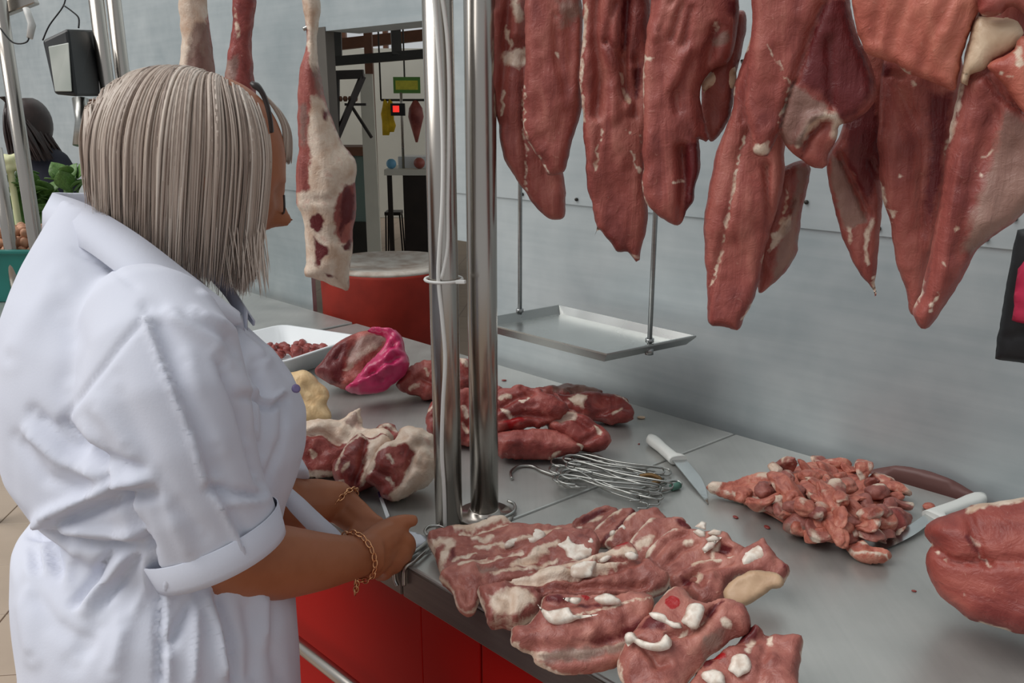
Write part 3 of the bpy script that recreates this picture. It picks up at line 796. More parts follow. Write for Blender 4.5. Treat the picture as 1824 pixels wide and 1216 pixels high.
hang('hanging_meat_cut', z3([(880, 60), (850, 150), (815, 265), (803, 310), (803, 370), (812, 440), (835, 495), (862, 472), (895, 425), (915, 340), (925, 260), (940, 200), (955, 100), (950, 40)]), .03,
     'small hanging piece with a cream fat cap, beside the wide notched cut', seed=15, th=(0.0136, .02), er=0.0099, lump=.007, lscale=16, hook=1290,
     parts=[('fat_cap', z3([(803, 305), (815, 268), (860, 232), (915, 226), (925, 270), (915, 310), (870, 300), (830, 310), (812, 330)]), dict(mat='fat', th=(.008, .008), er=.012, seed=151, out=.014))])
# the long leaf-shaped cut
hang('hanging_meat_cut', z4([(280, -250), (240, -100), (238, 80), (215, 170), (180, 280), (160, 400), (120, 500), (90, 620), (70, 750), (68, 850), (75, 950), (80, 1050), (84, 1128), (130, 1138), (185, 1152), (210, 1110), (240, 1050), (262, 960), (280, 880), (300, 800), (330, 700), (345, 600), (350, 450), (350, 200), (360, 0), (350, -120), (330, -250)]), .0,
     'long leaf-shaped hanging meat cut with a pale seam and blunt end', seed=16, th=(0.0204, .022), er=0.0135, lump=.007, lscale=16, hook=1345,
     creases=[(z4([(225, 440), (190, 540), (160, 700), (130, 850), (85, 1010)]), 4, .004), (z4([(210, 180), (190, 300), (200, 420)]), 7, .006), (z4([(300, 800), (290, 700), (285, 580)]), 6, .01)],
     fat=[('l', z4([(240, 20), (228, 120), (215, 180)]), 2.5), ('l', z4([(210, 470), (180, 590), (160, 700), (135, 830), (118, 920), (85, 1010)]), 2.6), ('l', z4([(170, 310), (150, 420)]), 3), ('l', z4([(205, 1105), (235, 1065)]), 4), ('l', z4([(275, 880), (262, 960)]), 2)])
hang('hanging_meat_cut', z4([(270, 250), (280, 560), (290, 600), (400, 560), (440, 580), (436, 620), (405, 750), (398, 840), (390, 890), (350, 950), (300, 1000), (262, 1022), (255, 980), (250, 800), (240, 500), (230, 250)]), .045,
     'short hanging piece edged with white fat, behind the long leaf-shaped cut', seed=17, th=(0.0136, .02), er=0.0099, lump=.007, lscale=16, hook=1370,
     creases=[(z4([(375, 700), (330, 800)]), 6, .008)], mem=[('a', z4([(390, 570), (440, 580), (400, 740), (390, 890), (300, 1000), (320, 850), (370, 760)]), 10)],
     fat=[('a', z4([(350, 760), (370, 740), (372, 800), (345, 820), (315, 850), (295, 880), (300, 815), (330, 800)]), 4), ('l', z4([(285, 560), (300, 620)]), 6), ('l', z4([(360, 660), (330, 800)]), 2.5)])
# front dark cut with silvery tendon
hang('hanging_meat_cut', z4([(290, -280), (235, -120), (235, 40), (228, 150), (215, 260), (210, 400), (225, 470), (235, 530), (270, 548), (290, 545), (310, 500), (330, 470), (360, 520), (400, 550), (440, 580), (480, 590), (495, 580), (500, 540), (530, 490), (540, 440), (580, 425), (640, 382), (668, 330), (662, 250), (640, 190), (600, 100), (580, 0), (560, -120), (500, -280)]), -.055,
     'large dark hanging meat cut with a silvery tendon and a curl of fat, in front', seed=18, th=(0.0218, .02), er=0.0139, lump=.007, lscale=16, hook=1410,
     creases=[(z4([(480, 20), (430, 150), (385, 280)]), 8, .008), (z4([(375, 290), (350, 370), (330, 460), (300, 530)]), 4, .012), (z4([(505, 150), (510, 380)]), 9, .005), (z4([(410, 540), (430, 480), (480, 430)]), 5, .012)],
     ridges=[(z4([(400, 480), (440, 410), (500, 395), (535, 430), (515, 490)]), 7, .010)],
     fat=[('l', z4([(288, 155), (300, 190), (325, 215), (345, 260), (365, 288)]), 2.8), ('l', z4([(395, 500), (425, 445), (470, 405), (515, 405), (535, 430), (520, 470)]), 9), ('l', z4([(372, 292), (350, 360), (330, 430)]), 2.8), ('a', z4([(240, 500), (300, 490), (290, 545), (240, 535)]), 5)],
     mem=[('a', z4([(375, 295), (420, 315), (500, 370), (480, 400), (430, 440), (410, 520), (370, 510), (325, 490), (340, 400), (355, 345)]), 8)],
     dark=[('a', z4([(480, 0), (560, 0), (600, 120), (640, 200), (660, 330), (580, 420), (540, 430), (520, 390), (470, 330), (400, 300), (430, 150)]), 14)])
hang('hanging_meat_cut', z4([(640, -260), (590, -120), (585, 0), (600, 100), (615, 150), (640, 190), (700, 215), (740, 222), (780, 258), (850, 278), (900, 298), (945, 310), (968, 200), (985, 150), (1010, 80), (1035, 0), (1030, -120), (960, -260)]), -.06,
     'pale orange-red fine-grained slab of meat hanging over the deeper red cuts', seed=19, th=(0.0150, .018), er=0.0079, lump=.007, lscale=16, hook=1625, mat='meat_pale',
     creases=[(z4([(800, -50), (740, 100), (720, 200)]), 10, .004), (z4([(930, 0), (860, 130), (830, 230)]), 10, .004), (z4([(680, 0), (670, 140)]), 9, .004), (z4([(980, 40), (920, 200)]), 9, .004)],
     fat=[('l', z4([(730, 225), (790, 265)]), 2.5)])
hang('hanging_meat_cut', z4([(690, 60), (600, 200), (560, 430), (510, 520), (496, 570), (500, 620), (530, 760), (570, 880), (610, 950), (650, 1000), (665, 1038), (669, 960), (680, 850), (690, 700), (695, 600), (700, 450), (710, 250), (715, 60)]), .05,
     'narrow dagger-shaped hanging meat cut with a white membrane, tapering to a point', seed=20, th=(0.0136, .018), er=0.0095, lump=.007, lscale=16, hook=1540,
     creases=[(z4([(545, 540), (600, 650), (640, 750)]), 6, .01), (z4([(650, 560), (690, 660)]), 6, .006)],
     mem=[('a', z4([(505, 520), (545, 560), (600, 680), (630, 750), (640, 780), (560, 800), (510, 650)]), 8)],
     fat=[('l', z4([(660, 760), (640, 800), (635, 880), (640, 920)]), 5), ('l', z4([(575, 790), (575, 850)]), 4), ('l', z4([(660, 960), (665, 1020)]), 4), ('l', z4([(580, 560), (620, 640)]), 3)],
     dark=[('a', z4([(560, 430), (670, 340), (690, 560), (640, 740), (560, 560)]), 12)])
hang('hanging_meat_cut', z4([(760, 0), (700, 140), (690, 260), (678, 380), (675, 480), (680, 600), (690, 680), (712, 760), (730, 850), (740, 920), (775, 1020), (792, 1095), (820, 1080), (870, 900), (930, 650), (960, 430), (970, 300), (960, 140), (900, 0)]), .025,
     'long tapering hanging meat cut below the pale slab, second from the far end', seed=21, th=(0.0177, .02), er=0.0127, lump=.007, lscale=16, hook=1640,
     creases=[(z4([(740, 300), (830, 500), (830, 800)]), 14, .006), (z4([(690, 280), (720, 260), (760, 270)]), 6, .006)],
     fat=[('l', z4([(795, 292), (798, 298)]), 4), ('l', z4([(690, 640), (695, 720)]), 5), ('l', z4([(755, 605), (758, 612)]), 4), ('l', z4([(915, 480), (905, 540)]), 2.5), ('a', z4([(715, 730), (745, 730), (725, 780)]), 4)],
     dark=[('a', z4([(840, 320), (940, 320), (900, 620), (860, 820), (830, 700), (850, 500)]), 16), ('a', z4([(650, 210), (730, 230), (720, 270), (690, 270)]), 8)])
hang('hanging_meat_cut', z4([(1100, -250), (1040, -80), (1015, 60), (990, 160), (965, 280), (940, 400), (912, 540), (890, 700), (862, 860), (830, 1000), (802, 1070), (790, 1095), (815, 1140), (845, 1152), (870, 1128), (910, 1060), (990, 940), (1020, 880), (1090, 820), (1185, 745), (1270, 660), (1320, 500), (1340, 250), (1320, 0), (1260, -150), (1180, -250)]), -.03,
     'biggest hanging meat cut, with a cream fat strip and grey membrane', seed=22, th=(0.0272, .025), er=0.0179, lump=.007, lscale=16, hook=1780,
     creases=[(z4([(1065, 280), (1110, 340), (1180, 390)]), 6, .01), (z4([(1150, 170), (1060, 250), (1000, 270)]), 8, .008), (z4([(845, 950), (800, 1080)]), 6, .006), (z4([(1080, 400), (1010, 640), (960, 880)]), 14, .006)],
     mem=[('a', z4([(1110, 380), (1200, 420), (1300, 500), (1270, 660), (1185, 745), (1090, 820), (1020, 880), (970, 870), (1010, 720), (1070, 560)]), 22)],
     fat=[('l', z4([(1000, 130), (975, 250), (945, 380), (918, 500)]), 9), ('l', z4([(1020, 60), (1005, 160)]), 10), ('l', z4([(1045, 550), (1075, 525)]), 3), ('l', z4([(1025, 605), (1040, 612)]), 4), ('l', z4([(945, 790), (965, 780)]), 4), ('l', z4([(908, 905), (911, 908)]), 3), ('l', z4([(890, 1010), (860, 1070)]), 3), ('l', z4([(845, 960), (805, 1075)]), 3)],
     parts=[('fat_cap', z4([(1010, 70), (1060, 55), (1150, 60), (1190, 120), (1140, 180), (1080, 210), (1050, 245), (1000, 265), (985, 300), (965, 290), (985, 180)]), dict(mat='fat', th=(.012, .01), er=.014, seed=221, out=.022)),
            ('meat_flap', z4([(1060, 230), (1110, 195), (1150, 170), (1160, 140), (1200, 120), (1240, 200), (1220, 400), (1185, 395), (1120, 300), (1090, 270)]), dict(mat='meat_pale', th=(.012, .01), er=.014, seed=222, out=.034, fat=[('l', z4([(1165, 140), (1170, 230)]), 5), ('l', z4([(1100, 255), (1140, 270)]), 4)])),
            ('meat_flap', z4([(1040, -40), (1020, 20), (1035, 55), (1100, 50), (1150, 20), (1200, 60), (1260, 40), (1260, -60)]), dict(mat='meat_heap', th=(.014, .01), er=.014, seed=223, out=.04, fat=[('l', z4([(1020, 55), (1100, 55)]), 3)]))])
# ------------------------------------------------------------------ meat and tools on the counter
def lay(px, py, z, tilt, yaw=0.0):
    """plane through the worktop point seen at (px, py) raised by z, tilted towards the viewer by tilt degrees and turned by yaw"""
    p = PZ(px, py, CZ + z); t_ = math.radians(tilt)
    f = unit([-p[0], -p[1], 0]); y_ = math.radians(yaw)
    f = np.array([f[0] * math.cos(y_) - f[1] * math.sin(y_), f[0] * math.sin(y_) + f[1] * math.cos(y_), 0])
    return p, np.array([0, 0, 1]) * math.cos(t_) + f * math.sin(t_)

def cut(name, outline, plane, label, cat='meat', group=None, parts=(), floor=CZ + .0008, **kw):
    p0, n = plane
    c = np.mean([PP(x, y, p0, n) for x, y in outline], axis=0)
    root = empty(name, (c[0], c[1], CZ)); tag(root, label, cat, group)
    slab('flesh', outline, p0, n, parent=root, floor=floor, **kw)
    for pn, po, pk in parts:
        pk = dict(pk); out = pk.pop('out', .01)
        slab(pn, po, p0 + n * out, n, parent=root, floor=floor, **pk)
    return root

def blob(cx, cy, rx, ry, rot=0, k=10, sd=0):
    r_ = random.Random(sd * 7 + int(cx)); out = []
    for i in range(k):
        a = 2 * math.pi * i / k; f = r_.uniform(.82, 1.15)
        x, y = rx * f * math.cos(a), ry * f * math.sin(a)
        out.append((cx + x * math.cos(rot) - y * math.sin(rot), cy + x * math.sin(rot) + y * math.cos(rot)))
    return out
BN = dict(mat='bone', th=(.005, .006), er=.005, h=.0032, lump=.0025, lscale=60)
GC = 'bone-in chops spread on the counter edge'
# fan of chops at the back, farthest first
chop = dict(mat='meat_chop', h=.0030, lump=.0055, lscale=40, rimfat=.0028, jag=.002)
cut('meat_chop', z7([(700, 140), (730, 105), (780, 75), (830, 55), (900, 62), (925, 90), (900, 160), (850, 210), (760, 220), (710, 190)]), lay(1050, 930, .008, 36), 'rearmost dark red chop of the fan, nearest the hooks', group=GC, seed=31, th=(.012, .02), er=0.0072,
    creases=[(z7([(740, 150), (820, 110), (890, 80)]), 5, .006)], fat=[('l', z7([(780, 130), (830, 125)]), 6), ('l', z7([(710, 190), (740, 170)]), 5)], dark=[('l', z7([(860, 200), (910, 130), (925, 95)]), 6), ('a', z7([(730, 130), (800, 90), (890, 70), (840, 110), (760, 150)]), 6)], **chop)
cut('meat_chop', z7([(775, 190), (850, 120), (920, 78), (980, 68), (1000, 90), (980, 160), (930, 230), (850, 250), (790, 230)]), lay(1085, 945, .016, 38), 'second chop of the fan from the back, dark red with a pale fat edge', group=GC, seed=32, th=(.012, .02), er=0.0060,
    creases=[(z7([(850, 160), (950, 110)]), 5, .005)], fat=[('l', z7([(790, 175), (850, 122), (920, 82)]), 4.2)], dark=[('l', z7([(850, 230), (910, 180), (970, 110), (990, 90)]), 7)], **chop)
cut('meat_chop', z7([(860, 215), (920, 150), (980, 90), (1080, 68), (1135, 108), (1110, 190), (1040, 260), (950, 290), (880, 250)]), lay(1130, 960, .024, 38), 'third chop of the fan with two small white bone ends', group=GC, seed=33, th=(.013, .02), er=0.0060,
    fat=[('l', z7([(865, 210), (925, 148), (985, 92)]), 4.8), ('a', z7([(850, 220), (870, 170), (900, 190), (880, 230)]), 4)],
    parts=[('bone', z7(blob(938, 155, 20, 16)), dict(BN, seed=1, out=.008)), ('bone', z7(blob(890, 178, 20, 15)), dict(BN, seed=2, out=.008))], **chop)
cut('meat_chop', z7([(950, 250), (1000, 180), (1060, 115), (1150, 108), (1215, 118), (1228, 138), (1250, 158), (1230, 230), (1150, 310), (1040, 320), (980, 300)]), lay(1180, 985, .032, 38), 'fourth chop of the fan with paired bone ends and a pale rim', group=GC, seed=34, th=(.013, .02), er=0.0060,
    fat=[('l', z7([(955, 245), (1005, 175), (1060, 118), (1100, 108)]), 5.1), ('a', z7([(985, 240), (1030, 210), (1080, 200), (1060, 240), (1010, 270)]), 6)], dark=[('a', z7([(1150, 120), (1220, 125), (1250, 160), (1200, 165)]), 6)],
    parts=[('bone', z7(blob(1060, 183, 28, 17, .5)), dict(BN, seed=3, out=.008)), ('bone', z7(blob(1010, 215, 24, 17, -.4)), dict(BN, seed=4, out=.008))], **chop)
cut('meat_chop', z7([(1035, 295), (1075, 225), (1110, 185), (1160, 162), (1240, 160), (1320, 175), (1400, 180), (1440, 225), (1500, 252), (1470, 330), (1350, 400), (1220, 420), (1110, 380)]), lay(1250, 1015, .038, 34), 'fifth chop of the fan with a stack of white rib splinters on top', group=GC, seed=35, th=(.014, .022), er=0.0072,
    creases=[(z7([(1080, 300), (1150, 220), (1220, 190)]), 5, .006), (z7([(1140, 330), (1200, 270), (1280, 240)]), 4, .006), (z7([(1370, 260), (1420, 290)]), 9, .012)],
    fat=[('l', z7([(1038, 290), (1078, 222), (1120, 182), (1170, 164)]), 6.0), ('l', z7([(1225, 238), (1245, 235)]), 6), ('l', z7([(1340, 300), (1350, 260), (1370, 240)]), 4)], dark=[('a', z7([(1370, 240), (1440, 260), (1420, 290), (1370, 280)]), 6)],
    parts=[('rib_splinter', z7(p_), dict(BN, seed=5 + i, out=.014 + .001 * i, sharp=True, jag=.0006, th=(.004, .004), er=.003)) for i, p_ in enumerate((
        [(1262, 145), (1290, 120), (1312, 125), (1312, 160), (1285, 152)], [(1250, 165), (1275, 155), (1310, 168), (1308, 195), (1280, 190)],
        [(1318, 175), (1350, 155), (1385, 165), (1380, 185), (1330, 185)], [(1310, 200), (1340, 185), (1385, 195), (1370, 215), (1320, 215)], [(1292, 245), (1320, 215), (1365, 212), (1345, 240), (1305, 265)]))], **chop)
cut('meat_chop', z7([(1150, 380), (1250, 330), (1400, 300), (1480, 260), (1570, 222), (1605, 262), (1640, 300), (1680, 335), (1684, 365), (1640, 400), (1560, 380), (1440, 390), (1400, 440), (1390, 500), (1300, 520), (1220, 470), (1160, 430)]), lay(1330, 1040, .034, 26), 'sinewy end chop with a knuckle of white bone beside the tan fat flap', group=GC, seed=36, th=(.018, .022), er=0.0084,
    creases=[(z7([(1250, 400), (1330, 360), (1420, 340)]), 6, .006), (z7([(1200, 430), (1260, 400), (1290, 440)]), 7, .01)], fat=[('l', z7([(1260, 350), (1300, 330), (1440, 305)]), 5.1), ('l', z7([(1260, 410), (1280, 400)]), 7), ('l', z7([(1180, 350), (1205, 345)]), 6)], dark=[('a', z7([(1190, 400), (1240, 390), (1270, 430), (1230, 460)]), 7), ('a', z7([(1655, 330), (1684, 345), (1680, 372), (1660, 360)]), 5)],
    parts=[('bone', z7([(1465, 310), (1495, 262), (1568, 222), (1603, 255), (1592, 292), (1530, 315), (1478, 328)]), dict(BN, seed=11, out=.012, th=(.01, .01), er=.01))], **chop)
# tan fat flap
cut('fat_flap', z7([(1395, 425), (1440, 378), (1500, 352), (1560, 340), (1640, 358), (1668, 395), (1650, 420), (1610, 425), (1560, 462), (1485, 500), (1420, 500), (1398, 470)]), lay(1330, 1075, .042, 55), 'tan flap of fat at the end of the chops, facing the big roast', 'fat', seed=37, mat='fat_tan', th=(.008, .008), er=0.0048, h=.004, lump=.005)
# big slices lying towards the edge, back to front
cut('meat_chop', z7([(48, 200), (90, 175), (250, 145), (330, 122), (400, 108), (432, 125), (520, 150), (600, 148), (650, 160), (720, 150), (720, 210), (600, 280), (450, 310), (300, 360), (170, 400), (115, 365), (80, 280)]), lay(850, 1010, .012, 18), 'chop slice with a long cream fat edge, nearest the steel posts', group=GC, seed=41, th=(.014, .02), er=0.0072,
    creases=[(z7([(100, 205), (250, 200), (340, 170), (430, 140)]), 6, .006), (z7([(150, 260), (300, 235), (420, 240)]), 6, .005), (z7([(400, 280), (560, 240), (640, 220)]), 6, .006)],
    fat=[('a', z7([(150, 165), (250, 148), (400, 108), (434, 125), (400, 150), (320, 160), (250, 180), (180, 185)]), 5), ('l', z7([(90, 235), (130, 240), (160, 250), (130, 300), (120, 340)]), 8), ('l', z7([(260, 225), (350, 215)]), 4), ('l', z7([(270, 265), (340, 262)]), 4), ('l', z7([(385, 255), (420, 262)]), 6), ('l', z7([(200, 200), (330, 185), (420, 160)]), 3), ('l', z7([(330, 250), (460, 235), (560, 225)]), 4), ('l', z7([(560, 200), (640, 190)]), 6), ('l', z7([(170, 330), (280, 300)]), 3)], dark=[('a', z7([(150, 290), (180, 260), (190, 330), (150, 340)]), 7)],
    parts=[('bone', z7([(398, 236), (430, 200), (470, 190), (520, 172), (548, 158), (588, 176), (585, 205), (540, 222), (480, 215), (420, 245)]), dict(BN, seed=12, out=.012))], **chop)
cut('meat_chop', z7([(110, 372), (165, 330), (280, 310), (400, 275), (520, 240), (600, 190), (690, 165), (800, 180), (830, 240), (800, 320), (640, 370), (450, 420), (310, 450), (285, 490), (270, 520), (232, 530), (185, 500), (160, 430)]), lay(900, 1040, .026, 20), 'chop slice drooping over the counter edge, with a large star-shaped bone', group=GC, seed=42, th=(.015, .02), er=0.0072, floor=None,
    creases=[(z7([(190, 420), (240, 460), (240, 500)]), 8, .006), (z7([(300, 370), (450, 340), (560, 330)]), 6, .006), (z7([(290, 330), (400, 300), (500, 290)]), 6, .006)],
    fat=[('a', z7([(400, 360), (500, 310), (560, 270), (620, 260), (600, 300), (520, 340), (440, 365)]), 5), ('l', z7([(250, 305), (300, 305)]), 8), ('l', z7([(280, 330), (400, 305), (480, 290)]), 4), ('l', z7([(600, 265), (640, 250)]), 5), ('l', z7([(340, 390), (460, 370), (640, 330)]), 4), ('l', z7([(500, 400), (640, 365), (760, 330)]), 5), ('l', z7([(190, 345), (300, 330)]), 3)], mem=[('a', z7([(280, 360), (380, 350), (400, 380), (300, 400)]), 9)],
    parts=[('bone', z7([(640, 228), (675, 205), (690, 176), (702, 212), (735, 224), (770, 215), (792, 190), (808, 230), (802, 268), (760, 298), (700, 302), (682, 285), (670, 250)]), dict(BN, seed=13, out=.013))], **chop)
cut('meat_chop', z7([(278, 430), (310, 418), (430, 400), (560, 355), (700, 320), (830, 285), (880, 250), (960, 225), (1000, 260), (1010, 290), (1070, 320), (1140, 365), (1145, 395), (1110, 440), (900, 480), (720, 490), (600, 480), (545, 545), (470, 592), (400, 588), (330, 592), (315, 540), (285, 470)]), lay(980, 1075, .038, 24), 'long chop slice streaked with white fat, middle of the front row', group=GC, seed=43, th=(.017, .022), er=0.0072, floor=None,
    creases=[(z7([(430, 420), (560, 430), (740, 400), (900, 370), (1010, 320)]), 7, .010), (z7([(820, 330), (900, 325), (1000, 300)]), 4, .008), (z7([(560, 460), (740, 445), (900, 440), (1040, 430)]), 5, .01), (z7([(350, 480), (420, 500), (430, 560)]), 8, .006)],
    fat=[('a', z7([(425, 415), (500, 400), (620, 360), (740, 370), (830, 340), (960, 320), (880, 350), (720, 400), (620, 420), (520, 440), (470, 432)]), 4), ('a', z7([(330, 490), (420, 460), (520, 470), (540, 520), (460, 585), (350, 570)]), 9), ('l', z7([(560, 380), (700, 350), (860, 310)]), 5), ('l', z7([(430, 410), (600, 395), (760, 385), (900, 350)]), 5), ('a', z7([(810, 290), (880, 275), (960, 265), (1005, 275), (990, 300), (930, 305), (840, 310)]), 5)], blood=[('a', z7([(890, 235), (930, 222), (960, 240), (955, 258), (910, 258)]), 4)],
    parts=[('bone', z7([(700, 330), (740, 308), (812, 302), (805, 345), (795, 372), (745, 378), (700, 365)]), dict(BN, seed=14, out=.018)), ('bone', z7(blob(975, 278, 30, 18, .3)), dict(BN, seed=15, out=.016)), ('bone', z7(blob(850, 290, 35, 12, -.3)), dict(BN, seed=16, out=.016))], **chop)
cut('meat_chop', z7([(440, 612), (500, 585), (560, 520), (570, 465), (640, 452), (720, 462), (900, 450), (1000, 442), (1075, 470), (1068, 560), (1050, 640), (1005, 700), (920, 765), (820, 800), (700, 815), (600, 800), (545, 772), (530, 735), (470, 700), (440, 680)]), lay(1000, 1175, .040, 38), 'thick rounded chop with a white crescent bone at the counter edge', group=GC, seed=44, th=(.02, .022), er=0.0154, floor=None,
    creases=[(z7([(560, 490), (640, 520), (760, 500), (900, 480)]), 10, .010), (z7([(520, 705), (700, 720), (880, 680), (1040, 620)]), 9, .007), (z7([(560, 750), (700, 765), (900, 725), (1000, 680)]), 7, .006)],
    fat=[('l', z7([(640, 590), (720, 572), (830, 545), (1000, 500), (1065, 475)]), 3), ('l', z7([(445, 685), (465, 690)]), 4), ('l', z7([(540, 740), (600, 745), (760, 735), (900, 705), (1000, 670)]), 6)], mem=[('a', z7([(540, 745), (620, 720), (900, 690), (1000, 660), (960, 720), (820, 760), (600, 780)]), 12)], blood=[('a', z7(blob(770, 475, 20, 12)), 5)], dark=[('a', z7([(570, 475), (640, 465), (690, 490), (650, 510), (590, 505)]), 5), ('a', z7([(720, 510), (850, 500), (820, 530), (730, 540)]), 6), ('a', z7([(700, 680), (900, 640), (1040, 560), (1010, 650), (820, 700)]), 14)],
    parts=[('bone', z7([(548, 490), (562, 505), (600, 525), (650, 515), (690, 510), (718, 548), (760, 550), (830, 538), (720, 575), (640, 590), (595, 575), (570, 530)]), dict(BN, seed=17, out=.023, th=(.008, .006))), ('bone', z7([(665, 468), (700, 462), (748, 466), (742, 490), (715, 497)]), dict(BN, seed=18, out=.021)), ('bone', z7([(808, 470), (840, 452), (890, 455), (925, 472), (935, 492), (880, 498), (830, 490)]), dict(BN, seed=19, out=.021))], **chop)
cut('meat_chop', z7([(908, 760), (930, 700), (955, 655), (1000, 600), (1055, 540), (1100, 470), (1150, 425), (1215, 425), (1250, 470), (1310, 490), (1400, 470), (1480, 500), (1512, 560), (1508, 615), (1420, 670), (1320, 740), (1260, 810), (1210, 900), (1190, 960), (980, 960), (935, 850)]), lay(1180, 1185, .050, 34), 'curved chop with a blood-red marrow hollow and round bone, front row', group=GC, seed=45, th=(.022, .022), er=.02, floor=None,
    creases=[(z7([(1020, 700), (1070, 760), (1090, 800), (1130, 790)]), 8, .010), (z7([(1140, 670), (1240, 650), (1300, 590), (1370, 500)]), 6, .010), (z7([(1260, 810), (1330, 720), (1440, 640)]), 12, .012)],
    fat=[('l', z7([(1180, 668), (1240, 640), (1290, 600)]), 2.5), ('l', z7([(1380, 605), (1410, 605)]), 6), ('a', z7([(1110, 470), (1150, 430), (1180, 430), (1130, 470)]), 5), ('l', z7([(930, 860), (915, 770)]), 5)], mem=[('a', z7([(1290, 680), (1400, 620), (1380, 690), (1300, 760)]), 12)], blood=[('a', z7(blob(1160, 525, 32, 32)), 5)], dark=[('a', z7([(1000, 620), (1060, 560), (1120, 580), (1130, 640), (1060, 650)]), 8), ('a', z7([(1300, 560), (1380, 480), (1390, 500), (1330, 590)]), 6)],
    parts=[('bone', z7(blob(1255, 545, 48, 62, .15, 12)), dict(BN, seed=20, out=.024)), ('bone', z7([(1055, 535), (1090, 530), (1130, 545), (1150, 570), (1200, 585), (1205, 605), (1165, 605), (1120, 585), (1075, 560)]), dict(BN, seed=21, out=.022)), ('bone', z7([(945, 650), (960, 625), (990, 628), (1010, 650), (1060, 668), (1110, 660), (1130, 630), (1160, 662), (1145, 695), (1080, 706), (1020, 690), (985, 668), (960, 685)]), dict(BN, seed=22, out=.025, th=(.007, .006)))], **chop)
cut('meat_chop', z7([(1255, 830), (1300, 765), (1360, 735), (1420, 700), (1470, 640), (1520, 600), (1565, 620), (1600, 645), (1740, 650), (1745, 690), (1722, 840), (1715, 960), (1235, 960)]), lay(1330, 1200, .044, 30), 'squared chop with a round bone and red marrow, at the bottom corner of the pile', group=GC, seed=46, th=(.022, .022), er=0.0096, floor=None,
    creases=[(z7([(1440, 700), (1530, 690), (1580, 650)]), 9, .010), (z7([(1590, 660), (1560, 780), (1540, 900)]), 10, .006), (z7([(1380, 690), (1440, 660), (1500, 640)]), 8, .008)],
    fat=[('l', z7([(1600, 670), (1600, 700)]), 5), ('l', z7([(1520, 690), (1500, 740)]), 7)], blood=[('a', z7(blob(1370, 765, 30, 20)), 5)], dark=[('a', z7([(1290, 790), (1330, 760), (1350, 790), (1310, 810)]), 5), ('a', z7([(1400, 660), (1500, 610), (1560, 640), (1530, 690), (1440, 690)]), 10)],
    parts=[('bone', z7(blob(1460, 765, 50, 56, .1, 12)), dict(BN, seed=23, out=.023)), ('bone', z7(blob(1345, 825, 62, 34, .2, 12)), dict(BN, seed=24, out=.022))], **chop)

# ---- heap of dark muscles behind the posts
GH = 'dark red muscles heaped behind the steel posts'
heap = dict(mat='meat_heap', h=.0036, lump=.009, lscale=28, jag=.0035)
cut('muscle_piece', [(955, 692), (985, 685), (1015, 683), (1060, 690), (1075, 698), (1050, 712), (985, 712)], lay(1010, 712, .03, 40), 'muscle covered in silvery membrane, at the back of the heap', group=GH, seed=51, th=(.012, .03), er=.02, mem=[('a', [(985, 680), (1070, 685), (1075, 705), (985, 705)], 6)], **heap)
cut('muscle_piece', [(708, 692), (716, 668), (730, 652), (760, 641), (800, 636), (832, 640), (842, 670), (838, 698), (790, 712), (745, 706)], lay(770, 708, .012, 55), 'dark red piece beside the pink bag, at the back of the heap', group=GH, seed=52, th=(.025, .05), er=.03, creases=[([(725, 690), (750, 675), (775, 690)], 5, .012), ([(790, 650), (800, 700)], 6, .01)], fat=[('l', [(755, 662), (762, 672)], 4), ('l', [(730, 696), (745, 690)], 4), ('l', [(822, 640), (828, 652)], 5)], **heap)
cut('muscle_piece', [(985, 702), (1010, 704), (1045, 700), (1075, 697), (1105, 706), (1122, 720), (1130, 736), (1122, 748), (1098, 753), (1070, 752), (1040, 745), (1000, 728)], lay(1070, 752, .012, 52), 'brownish end muscle nearest the wall joint, with a cream fat patch', group=GH, seed=53, th=(.022, .045), er=.026, creases=[([(1055, 745), (1085, 735), (1115, 728)], 5, .009)], fat=[('a', [(1012, 712), (1030, 703), (1045, 712), (1040, 728), (1022, 726)], 5), ('l', [(1080, 698), (1110, 708), (1122, 720)], 2.5), ('l', [(1095, 738), (1108, 733)], 4)], **heap)
cut('muscle_piece', [(756, 748), (768, 718), (790, 702), (835, 690), (890, 690), (905, 720), (900, 780), (860, 795), (810, 788), (766, 776)], lay(830, 790, .014, 55), 'knobbly red piece half hidden by the two steel posts', group=GH, seed=54, th=(.03, .055), er=.03, creases=[([(765, 750), (800, 740), (830, 760)], 7, .012), ([(835, 700), (832, 780)], 8, .01)], fat=[('l', [(826, 730), (830, 745)], 5), ('l', [(828, 760), (832, 772)], 5), ('l', [(762, 735), (772, 728)], 3)], **heap)
cut('muscle_piece', [(884, 700), (905, 690), (930, 688), (958, 694), (985, 706), (1005, 718), (1012, 732), (995, 748), (950, 760), (890, 768), (878, 740)], lay(940, 790, .03, 50), 'lobed red muscle on top of the heap', group=GH, seed=55, th=(.025, .04), er=.028, creases=[([(890, 730), (920, 715), (950, 705)], 5, .010), ([(930, 695), (945, 705)], 6, .012), ([(890, 752), (930, 742), (985, 748)], 5, .012)], fat=[('l', [(892, 715), (905, 708)], 4), ('l', [(895, 735), (910, 748)], 5), ('l', [(925, 720), (945, 715)], 3)], blood=[('a', [(892, 758), (925, 745), (940, 752), (905, 764)], 6)], **heap)
